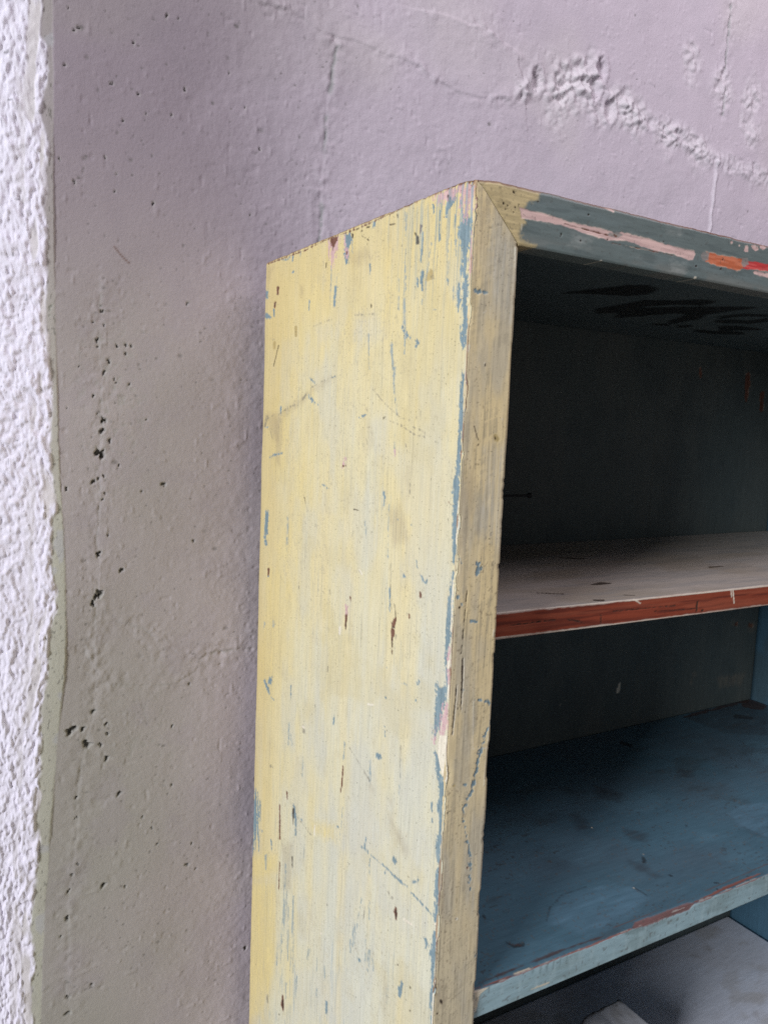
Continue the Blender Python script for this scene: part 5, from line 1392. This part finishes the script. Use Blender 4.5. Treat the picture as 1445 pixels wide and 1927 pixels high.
def build_stile(name, mirror=False):
    a = axis((0, T, 0.6)) if not mirror else axis((0, T, T / 3))
    # rows run from the floor to the mitre, so each column ends on the 45 degree cut
    b = axis((-1500, -850, 8), (-850, 0, 0.8)) if not mirror else axis((-1500, 0, 30))
    A, Z = np.meshgrid(a, b, indexing='ij')
    A = A.astype(np.float32)
    Z = Z.astype(np.float32)
    Z = np.where(Z > -60, -60 + (Z + 60) * (60 - A - 0.5) / 60, Z).astype(np.float32)
    col = np.empty(A.shape + (3,), np.float32)
    col[:] = (0.78, 0.62, 0.35)
    n1 = fbm(A / 18, Z / 70, 101, 4)
    mix(col, (0.62, 0.55, 0.40), ss(-250, -700, Z) * 0.75)
    mix(col, (0.48, 0.45, 0.38), ss(0.45, 0.68, n1) * 0.55)
    br = 0.25 * fbm((A + Z * 0.35) / 22, (Z - A * 0.45) / 2.2, 103, 3) + 0.75 * fbm(A / 1.4, Z / 50, 104, 3)
    mix(col, (0.36, 0.31, 0.22), ss(0.52, 0.66, br) * 0.5)
    mix(col, (0.76, 0.62, 0.38), ss(0.55, 0.72, fbm(A / 9, Z / 60, 105, 3)) * 0.5)
    jn, st = front_noise(A, Z)
    sp = ss(0.80, 0.9, vn(A / 1.5, Z / 1.7, 107)) * ss(0.4, 0.6, fbm(A / 20, Z / 40, 108, 2))
    mix(col, (0.22, 0.17, 0.11), sp * 0.5)
    h = (fbm(A / 6, Z / 26, 109, 3) - 0.5) * 0.30 + (br - 0.5) * 0.10 - sp * 0.1
    rgh = np.full(A.shape, 0.48, np.float32)
    if not mirror:
        for ks in (['sm', 'wash'], ['b'], ['o', 'cr', 'w'], ['k']):
            apply_marks('front', a, b, col, None if ks[0] == 'sm' else h, rgh, jn, st, ks, XY=(A, Z))
    # red primer and cream ridge along the outer edge
    e = fbm(A / 6, Z / 30, 111, 3)
    mix(col, (0.30, 0.14, 0.09), ss(1.5, 0.2, A) * ss(0.42, 0.55, e) * 0.8)
    mix(col, (0.62, 0.52, 0.34), ss(1.6, 0.2, np.abs(A - 2.4)) * ss(0.45, 0.55, e) * 0.6)
    mix(col, (0.66, 0.56, 0.36), ss(1.6, 0.2, T - A) * 0.5)
    y = -h + 0.8 * ss(1.6, 0, A) + 1.1 * ss(2.2, 0, T - A) * (0.5 + fbm(Z / 25, Z * 0, 112, 3))
    y = y + 1.5 * np.exp(-((Z + 447) / 9) ** 2) * ss(8, 0, A)
    nick = ss(0.56, 0.70, fbm(Z / 17, Z * 0 + 3.1, 63, 4, 0.6))
    y = y + 1.3 * nick * ss(4.0, 0, A) + 1.4 * ss(0.55, 0.70, fbm(Z / 15, Z * 0 + 8.3, 65, 4, 0.6)) * ss(4.0, 0, T - A)
    P = np.empty(A.shape + (3,), np.float32)
    P[..., 0] = (A + 0.10 + 0.5 * ss(1.6, 0, A) * 0) / 1000
    P[..., 1] = y / 1000
    P[..., 2] = Z / 1000 + TOP - 0.0022 * ss(10, 0, A) * ss(-14, 0, Z)
    if mirror:
        P[..., 0] = (X_IN + T) / 1000 - P[..., 0]

    def back(Q):
        B = Q.copy()
        B[:, 1] = 0.020
        xx = Q[:, 0] * 1000 if not mirror else X_IN + T - Q[:, 0] * 1000
        xn = np.where(xx < 0.5, 20.3, xx)
        B[:, 0] = xn / 1000 if not mirror else (X_IN + T - xn) / 1000
        B[:, 2] = np.minimum(Q[:, 2], TOP - 0.0205)
        return B
    return sheet(name, P, col, rgh, m_front, case, back, (0, -1, 0))


build_stile('stile')
build_stile('stile', True)


def build_rail():
    XO = X_IN + T
    a = axis((0, 60, 0.7), (60, 420, 0.8), (420, XO, 6.0))
    b = axis((-T, 0, 0.6))
    A, Z = np.meshgrid(a, b, indexing='ij')
    A = A.astype(np.float32)
    Z = Z.astype(np.float32)
    lo = -Z + 0.7                                   # mitre at both ends
    X = np.where(A < 60, lo + A * (60 - lo) / 60, np.where(A > XO - 60, XO - lo - (XO - A) * (60 - lo) / 60, A))
    A = X
    col = np.empty(A.shape + (3,), np.float32)
    col[:] = (0.155, 0.188, 0.182)
    jn, st = fbm(A / 4.0, Z / 2.0, 161, 3), vn(A / 14, Z / 1.4, 162)
    mix(col, (0.165, 0.205, 0.205), ss(0.48, 0.7, fbm(A / 60, Z / 10, 163, 4)) * 0.6)
    mix(col, (0.095, 0.12, 0.12), ss(0.55, 0.75, fbm(A / 25, Z / 4, 164, 4)) * 0.5)
    mix(col, (0.22, 0.22, 0.20), ss(-30, -42, Z) * ss(0.4, 0.6, fbm(A / 30, Z / 9, 165, 3)) * 0.6)
    mix(col, (0.56, 0.44, 0.23), ss(14, -2, A + Z + (jn - 0.5) * 22) * 0.85)
    h = (fbm(A / 30, Z / 5, 166, 3) - 0.5) * 0.35
    rgh = np.full(A.shape, 0.45, np.float32)
    halo = {k: ((0.20, 0.15, 0.13), 0.45, 0.05, 1.0, 1.5, 0.5) for k in ('rp', 'og', 'rd')}
    apply_marks('front', a, b, col, h, rgh, jn, st, ['rp', 'og', 'rd'], halo, XY=(X, Z))
    for ks in (['wash'], ['ro'], ['rp'], ['og', 'rd'], ['gr', 'cr'], ['w'], ['k']):
        apply_marks('front', a, b, col, h, rgh, jn, st, ks, XY=(X, Z))
    mix(col, col * 0.62, ss(0.55, 0.72, fbm(A / 7, Z / 5, 170, 4, 0.6)) * 0.55 * ss(60, 30, A))
    sp = ss(0.82, 0.9, vn(A / 1.7, Z / 1.7, 168))
    mix(col, (0.10, 0.09, 0.08), sp * 0.35)
    # worn red brown top edge
    n = fbm(A / 12, A * 0, 169, 4)
    mix(col, (0.21, 0.10, 0.07), ss(-2.4, -0.2, Z + (n - 0.5) * 3) * 0.85)
    y = -h + 1.3 * ss(-3.0, 0, Z) * (0.5 + n) + 0.7 * ss(-40.5, -T, Z)
    P = np.empty(A.shape + (3,), np.float32)
    P[..., 0] = X / 1000
    P[..., 1] = y / 1000
    P[..., 2] = Z / 1000 + TOP - 0.0012 * ss(-6, 0, Z) * (n - 0.2) - 0.0022 * ss(20, 0, X) * ss(-14, 0, Z)

    def back(Q):
        B = Q.copy()
        B[:, 1] = 0.0195
        return B
    return sheet('rail', P, col, rgh, m_rail, case, back, (0, -1, 0))


build_rail()


def plain_grid(a, b):
    A, B = np.meshgrid(a, b, indexing='ij')
    return A.astype(np.float32), B.astype(np.float32)


def build_top():
    # ceiling of the top compartment, its dark paint smeared with black
    XO = X_IN + T
    a = axis((20.5, XO - 20.5, 2.0))
    b = axis((20.0, 379.0, 2.0))
    A, B = plain_grid(a, b)
    col = np.empty(A.shape + (3,), np.float32)
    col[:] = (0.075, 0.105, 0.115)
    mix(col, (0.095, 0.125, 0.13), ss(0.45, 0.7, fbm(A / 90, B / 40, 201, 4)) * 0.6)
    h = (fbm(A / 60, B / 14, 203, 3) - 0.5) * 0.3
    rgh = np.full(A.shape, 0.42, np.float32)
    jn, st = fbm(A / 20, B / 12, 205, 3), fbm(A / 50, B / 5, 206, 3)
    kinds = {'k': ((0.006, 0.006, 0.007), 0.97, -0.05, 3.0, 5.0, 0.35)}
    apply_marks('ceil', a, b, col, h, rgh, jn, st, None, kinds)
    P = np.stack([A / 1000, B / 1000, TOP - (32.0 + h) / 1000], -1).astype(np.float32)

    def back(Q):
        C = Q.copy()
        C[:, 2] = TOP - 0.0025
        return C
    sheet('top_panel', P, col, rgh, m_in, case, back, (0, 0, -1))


build_top()


def build_back():
    a = axis((20.5, X_IN + T - 20.5, 2.5))
    b = axis((-1480, -700, 10), (-700, -3, 2.5))
    A, Z = plain_grid(a, b)
    col = np.empty(A.shape + (3,), np.float32)
    col[:] = (0.092, 0.112, 0.108)
    mix(col, (0.115, 0.128, 0.118), ss(0.45, 0.7, fbm(A / 60, Z / 200, 211, 4)) * 0.7)
    mix(col, (0.062, 0.078, 0.080), ss(0.5, 0.7, fbm(A / 40, Z / 60, 212, 4)) * 0.35)
    h = (fbm(A / 8, Z / 120, 213, 3) - 0.5) * 0.5
    # board joints
    for jx in (318.0, 640.0):
        g = np.exp(-((A - jx) / 2.0) ** 2)
        h -= g * 1.0
    rgh = np.full(A.shape, 0.6, np.float32)
    jn, st = fbm(A / 5, Z / 14, 215, 3), vn(A / 4, Z / 30, 216)
    apply_marks('back', a, b, col, h, rgh, jn, st, None)
    y = 379.85 - h
    P = np.stack([A / 1000, y / 1000, Z / 1000 + TOP], -1).astype(np.float32)
    sheet('back_panel', P, col, rgh, m_in, case, lambda Q: Q * [1, 0, 1] + [0, 0.395, 0], (0, -1, 0))


build_back()


def build_lining():
    # right hand inside face, blue, with the stile proud of it
    for nm, xf, xb, fx in (('side_lining', 20.3, 26.0, 1), ('side_lining', X_IN + T - 20.3, X_IN, -1)):
        a = axis((21.0, 379.0, 6.0))
        b = axis((-1470, -33.0, 6.0))
        A, Z = plain_grid(a, b)
        col = np.empty(A.shape + (3,), np.float32)
        col[:] = (0.055, 0.125, 0.185)
        mix(col, (0.06, 0.09, 0.10), ss(0.45, 0.7, fbm(A / 50, Z / 90, 221 + fx, 4)) * 0.6)
        rgh = np.full(A.shape, 0.55, np.float32)
        P = np.stack([np.full(A.shape, xb / 1000), A / 1000, Z / 1000 + TOP], -1).astype(np.float32)
        xo = xf / 1000
        sheet(nm, P, col, rgh, m_in, case, lambda Q, xo=xo: Q * [0, 1, 1] + [xo, 0, 0], (fx, 0, 0))


build_lining()


def build_shelf(y0, z0, th, base, edge_fn, top_fn, right=X_IN - 0.4, step=2.0):
    """board: top face and front edge are one folded sheet, so the worn arris runs through"""
    nf = axis((-th, 0, 0.8))[:-1]
    tb = axis((0, 30, 1.2), (30, 379.0 - y0, step))
    a = axis((26.5, 420, 1.2), (420, right, step)) if step < 2.5 else axis((26.5, right, step))
    v = np.concatenate([nf, tb])                    # v < 0 runs down the front edge, v > 0 runs back over the top
    A, V = plain_grid(a, v)
    n = fbm(A / 14, V / 30, 301 + int(z0), 4)
    h = (fbm(A / 90, V / 10, 303, 3) - 0.5) * 0.35
    rgh = np.full(A.shape, 0.45, np.float32)
    col = np.empty(A.shape + (3,), np.float32)
    col[:] = base
    top_fn(a, v, A, V, col, h, rgh)
    edge_fn(a, v, A, V, col, h, rgh)
    r = 1.0
    sp = lambda t: 0.5 * (t + np.sqrt(t * t + r * r))
    k = ss(-1, 1, V)
    y = y0 + sp(V) + (-h) * (1 - k) - 0.5 * r * 0
    z = z0 - sp(-V) + h * k
    sag = 1.2 * np.sin(np.pi * np.clip(A / X_IN, 0, 1))
    P = np.stack([A / 1000, y / 1000, (z - sag) / 1000 + TOP], -1).astype(np.float32)

    def back(Q):
        B = Q.copy()
        B[:, 2] = TOP + (z0 - th) / 1000 - 0.001
        B[:, 1] = np.maximum(Q[:, 1], y0 / 1000 + 0.0008)
        return B
    return sheet('shelf', P, col, rgh, m_shelf, case, back, (0, 0, 1))


def shift(name, a0, b0):
    """marks of a face moved so that the second coordinate starts at b0"""
    return [(k, ' '.join('%g,%g' % (p[0] - a0, p[1] - b0) for p in pts(s)[:, :2])) for k, s in MARKS[name]]


Z1, S1 = -338.8, 56.4
Z2, S2 = -647.6, 4.5
Z3 = -1067.3
MARKS['top1s'] = shift('top1', 0, S1)
MARKS['edge1s'] = shift('edge1', 0, Z1)
MARKS['top2s'] = shift('top2', 0, S2)
MARKS['front2s'] = shift('front', 0, Z2)
MARKS['top3s'] = shift('top3', 0, 20.0)


def top_one(a, v, A, V, col, h, rgh):
    mix(col, (0.40, 0.33, 0.26), ss(0.42, 0.7, fbm(A / 120, V / 40, 311, 4)) * 0.6)
    mix(col, (0.34, 0.32, 0.31), ss(0.5, 0.72, fbm(A / 60, V / 9, 312, 4)) * 0.45)
    jn, st = fbm(A / 12, V / 5, 313, 3), fbm(A / 30, V / 4, 314, 3)
    apply_marks('top1s', a, v, col, h, rgh, jn, st, ['sm', 'k'])


def edge_one(a, v, A, V, col, h, rgh):
    m = ss(0.6, -0.6, V)
    wood = np.empty(col.shape, np.float32)
    wood[:] = (0.27, 0.058, 0.030)
    g = fbm(A / 50, V / 2.2, 316, 4)
    mix(wood, (0.13, 0.030, 0.020), ss(0.45, 0.68, g) * 0.8)
    mix(wood, (0.34, 0.095, 0.052), ss(0.55, 0.75, fbm(A / 90, V / 5, 317, 3)) * 0.5)
    col += (wood - col) * m[..., None]
    jn, st = fbm(A / 3, V / 1.6, 318, 3), fbm(A / 20, V / 2, 319, 3)
    apply_marks('edge1s', a, v, col, h, rgh, jn, st, None)
    e = fbm(A / 9, V * 0, 320, 3)
    mix(col, (0.62, 0.54, 0.46), ss(1.6, 0.3, np.abs(V + 0.6) + (e - 0.5) * 2.2) * 0.75)
    mix(col, (0.58, 0.50, 0.42), ss(1.4, 0.3, np.abs(V + 23.4) + (e - 0.5) * 2.0) * 0.7)


def top_two(a, v, A, V, col, h, rgh):
    mix(col, (0.090, 0.135, 0.175), ss(0.35, 0.75, fbm(A / 150, V / 110, 331, 4)) * 0.7)
    mix(col, (0.105, 0.20, 0.265), ss(0.52, 0.72, fbm(A / 80, V / 50, 332, 4)) * 0.6)
    mix(col, (0.06, 0.08, 0.09), ss(0.58, 0.80, fbm(A / 60, V / 34, 333, 5, 0.6)) * 0.45)
    mix(col, (0.06, 0.06, 0.06), ss(0.84, 0.9, vn(A / 4, V / 2.5, 334)) * ss(0.45, 0.65, fbm(A / 60, V / 60, 335, 2)) * 0.6)
    jn, st = fbm(A / 10, V / 6, 336, 3), fbm(A / 24, V / 5, 337, 3)
    kd = dict(KINDS)
    kd['wash'] = ((0.13, 0.24, 0.33), 0.5, 0, 4.0, 5.0, 0.4)
    kd['sm'] = ((0.045, 0.045, 0.05), 0.5, 0, 4.0, 6.0, 0.5)
    kd['w'] = ((0.075, 0.038, 0.032), 0.8, 0.3, 1.5, 1.0, 0.6)
    kd['k'] = ((0.02, 0.018, 0.018), 0.7, 0.5, 1.2, 0.8, 0.6)
    apply_marks('top2s', a, v, col, h, rgh, jn, st, None, kd)
    rgh += (fbm(A / 40, V / 30, 338, 3) - 0.5) * 0.25
    # scuffed line behind the front edge
    mix(col, (0.14, 0.085, 0.075), ss(1.2, 0.2, np.abs(V - 11 - 2 * np.sin(A / 60))) * ss(0.5, 0.62, fbm(A / 25, V / 3, 339, 3)) * 0.7)


def edge_two(a, v, A, V, col, h, rgh):
    m = ss(0.6, -0.6, V)
    e = np.empty(col.shape, np.float32)
    e[:] = (0.31, 0.44, 0.48)
    mix(e, (0.24, 0.33, 0.34), ss(0.45, 0.7, fbm(A / 40, V / 9, 341, 4)) * 0.7)
    mix(e, (0.40, 0.53, 0.56), ss(0.55, 0.75, fbm(A / 5, V / 16, 342, 3)) * 0.4)
    col += (e - col) * m[..., None]
    jn, st = fbm(A / 4, V / 2.5, 343, 3), fbm(A / 20, V / 3, 344, 3)
    kd = {
        'sk': ((0.17, 0.24, 0.25), 0.6, 0.05, 0.6, 0.8, 0.5),
        'sc2': ((0.72, 0.62, 0.46), 0.85, -0.1, 0.6, 0.6, 0.5),
        'sl': ((0.27, 0.10, 0.075), 0.95, 0.4, 0.7, 0.5, 0.6),
        'sw': ((0.20, 0.105, 0.10), 0.97, 0.8, 0.8, 0.5, 0.65),
    }
    apply_marks('front2s', a, v, col, h, rgh, jn, st, None, kd)
    ed = fbm(A / 10, V * 0, 345, 3)
    mix(col, (0.24, 0.10, 0.08), ss(1.0, 0.2, np.abs(V) + (ed - 0.42) * 3) * 0.75)
    mix(col, (0.50, 0.50, 0.47), ss(1.0, 0.2, np.abs(V - 1.4) + (ed - 0.32) * 5) * 0.6)
    mix(col, (0.12, 0.11, 0.10), ss(0.83, 0.9, vn(A / 2.2, V / 2.2, 346)) * 0.5)


def top_three(a, v, A, V, col, h, rgh):
    mix(col, (0.64, 0.62, 0.66), ss(0.42, 0.7, fbm(A / 100, V / 60, 351, 4)) * 0.5)
    mix(col, (0.45, 0.38, 0.30), ss(0.6, 0.8, fbm(A / 70, V / 40, 352, 4)) * 0.35)
    mix(col, (0.50, 0.43, 0.36), ss(620, 380, A + V * 0.3 + (fbm(A / 90, V / 90, 355, 3) - 0.5) * 200) * 0.7)
    jn, st = fbm(A / 10, V / 6, 353, 3), fbm(A / 24, V / 5, 354, 3)
    apply_marks('top3s', a, v, col, h, rgh, jn, st, None)


def edge_three(a, v, A, V, col, h, rgh):
    pass


o = build_shelf(S1, Z1, 24.0, (0.50, 0.43, 0.38), edge_one, top_one)
o['label'] = 'dusty pale shelf with a bare red brown front edge'
o = build_shelf(S2, Z2, 24.0, (0.080, 0.160, 0.215), edge_two, top_two)
o['label'] = 'blue painted shelf with a chipped pale blue front edge'
o = build_shelf(20.0, Z3, 24.0, (0.76, 0.78, 0.88), edge_three, top_three, right=X_IN - 6.0, step=3.0)
o['label'] = 'low shelf painted lilac white'
build_shelf(20.0, -1420.0, 24.0, (0.17, 0.25, 0.30), edge_three, top_three, step=8.0)


def build_nail():
    # rusty nail driven through the left side above the middle of the top compartment
    z = -262.0
    y = 300.0
    prof = [(26.0, 1.5), (324, 1.5), (325.0, 3.6), (327.5, 3.4)]
    n = 10
    co, fc = [], []
    for x, r in prof:
        for i in range(n):
            t = 2 * math.pi * i / n
            co.append((x / 1000, (y + r * math.cos(t)) / 1000, (z + r * math.sin(t)) / 1000 + TOP))
    F = []
    for k in range(len(prof) - 1):
        for i in range(n):
            j = (i + 1) % n
            F.append((k * n + i, (k + 1) * n + i, (k + 1) * n + j, k * n + j))
    cap = [tuple(range(n)), tuple(range((len(prof) - 1) * n, len(prof) * n))[::-1]]
    col = np.full((len(co), 3), 0.03, np.float32)
    finish('nail', np.array(co), np.array(F)[:, ::-1], cap, col, np.full(len(co), 0.6), m_in, case)


# ------------------------------------------------------------------ white block on the low shelf
def build_board():
    x0, x1, y0, y1, hh = 404.0, 484.0, 160.0, 226.0, 100.0
    m = paint_mat('white_board_paint', (10, 10, 10), 0.3, 0.0006, 0.35, 0.10)
    # outline of the section: rounded on the left, square on the right
    sec = []
    for i in range(9):
        t = math.pi / 2 * i / 8
        sec.append((x0 + 22 - 22 * math.cos(t), hh - 22 + 22 * math.sin(t)))
    sec += [(x0 + 22 + (x1 - x0 - 24) * i / 14, hh) for i in range(1, 15)]
    sec += [(x1 - 0.6, hh - 0.4), (x1, hh - 1.6), (x1, hh * 0.6), (x1, 0.5)]
    sec = [(x0, 0.5)] + sec
    sec = np.array(sec)
    b = axis((y0, y1, 3.0))
    U, B = np.meshgrid(np.arange(len(sec)), b, indexing='ij')
    px_, pz_ = sec[U, 0], sec[U, 1]
    wob = (fbm(px_ / 9, B / 40, 401, 3) - 0.5) * 1.6
    yy = B + np.where(B == y1, (fbm(px_ / 5, px_ * 0, 402, 3) - 0.5) * 7, 0)
    P = np.stack([px_ / 1000, yy / 1000, (pz_ + wob * (pz_ > 2)) / 1000 + TOP + Z3 / 1000 + 0.001], -1).astype(np.float32)
    col = np.empty(U.shape + (3,), np.float32)
    col[:] = (0.80, 0.79, 0.84)
    mix(col, (0.10, 0.085, 0.07), ss(y1 - 7, y1 - 1, B + (fbm(px_ / 5, B / 4, 403, 3) - 0.5) * 9) * 0.85)
    mix(col, (0.50, 0.44, 0.38), ss(0.55, 0.75, fbm(px_ / 30, B / 50, 404, 3)) * 0.4)
    rgh = np.full(U.shape, 0.6, np.float32)
    o = sheet('white_block', P, col, rgh, m, None, lambda Q: Q * [1, 1, 0] + [0, 0, TOP + Z3 / 1000 + 0.0005], (0, 0, 1))
    o['label'] = 'white painted block with one rounded edge standing on the low white shelf'
    o['category'] = 'block'


build_nail()
build_board()
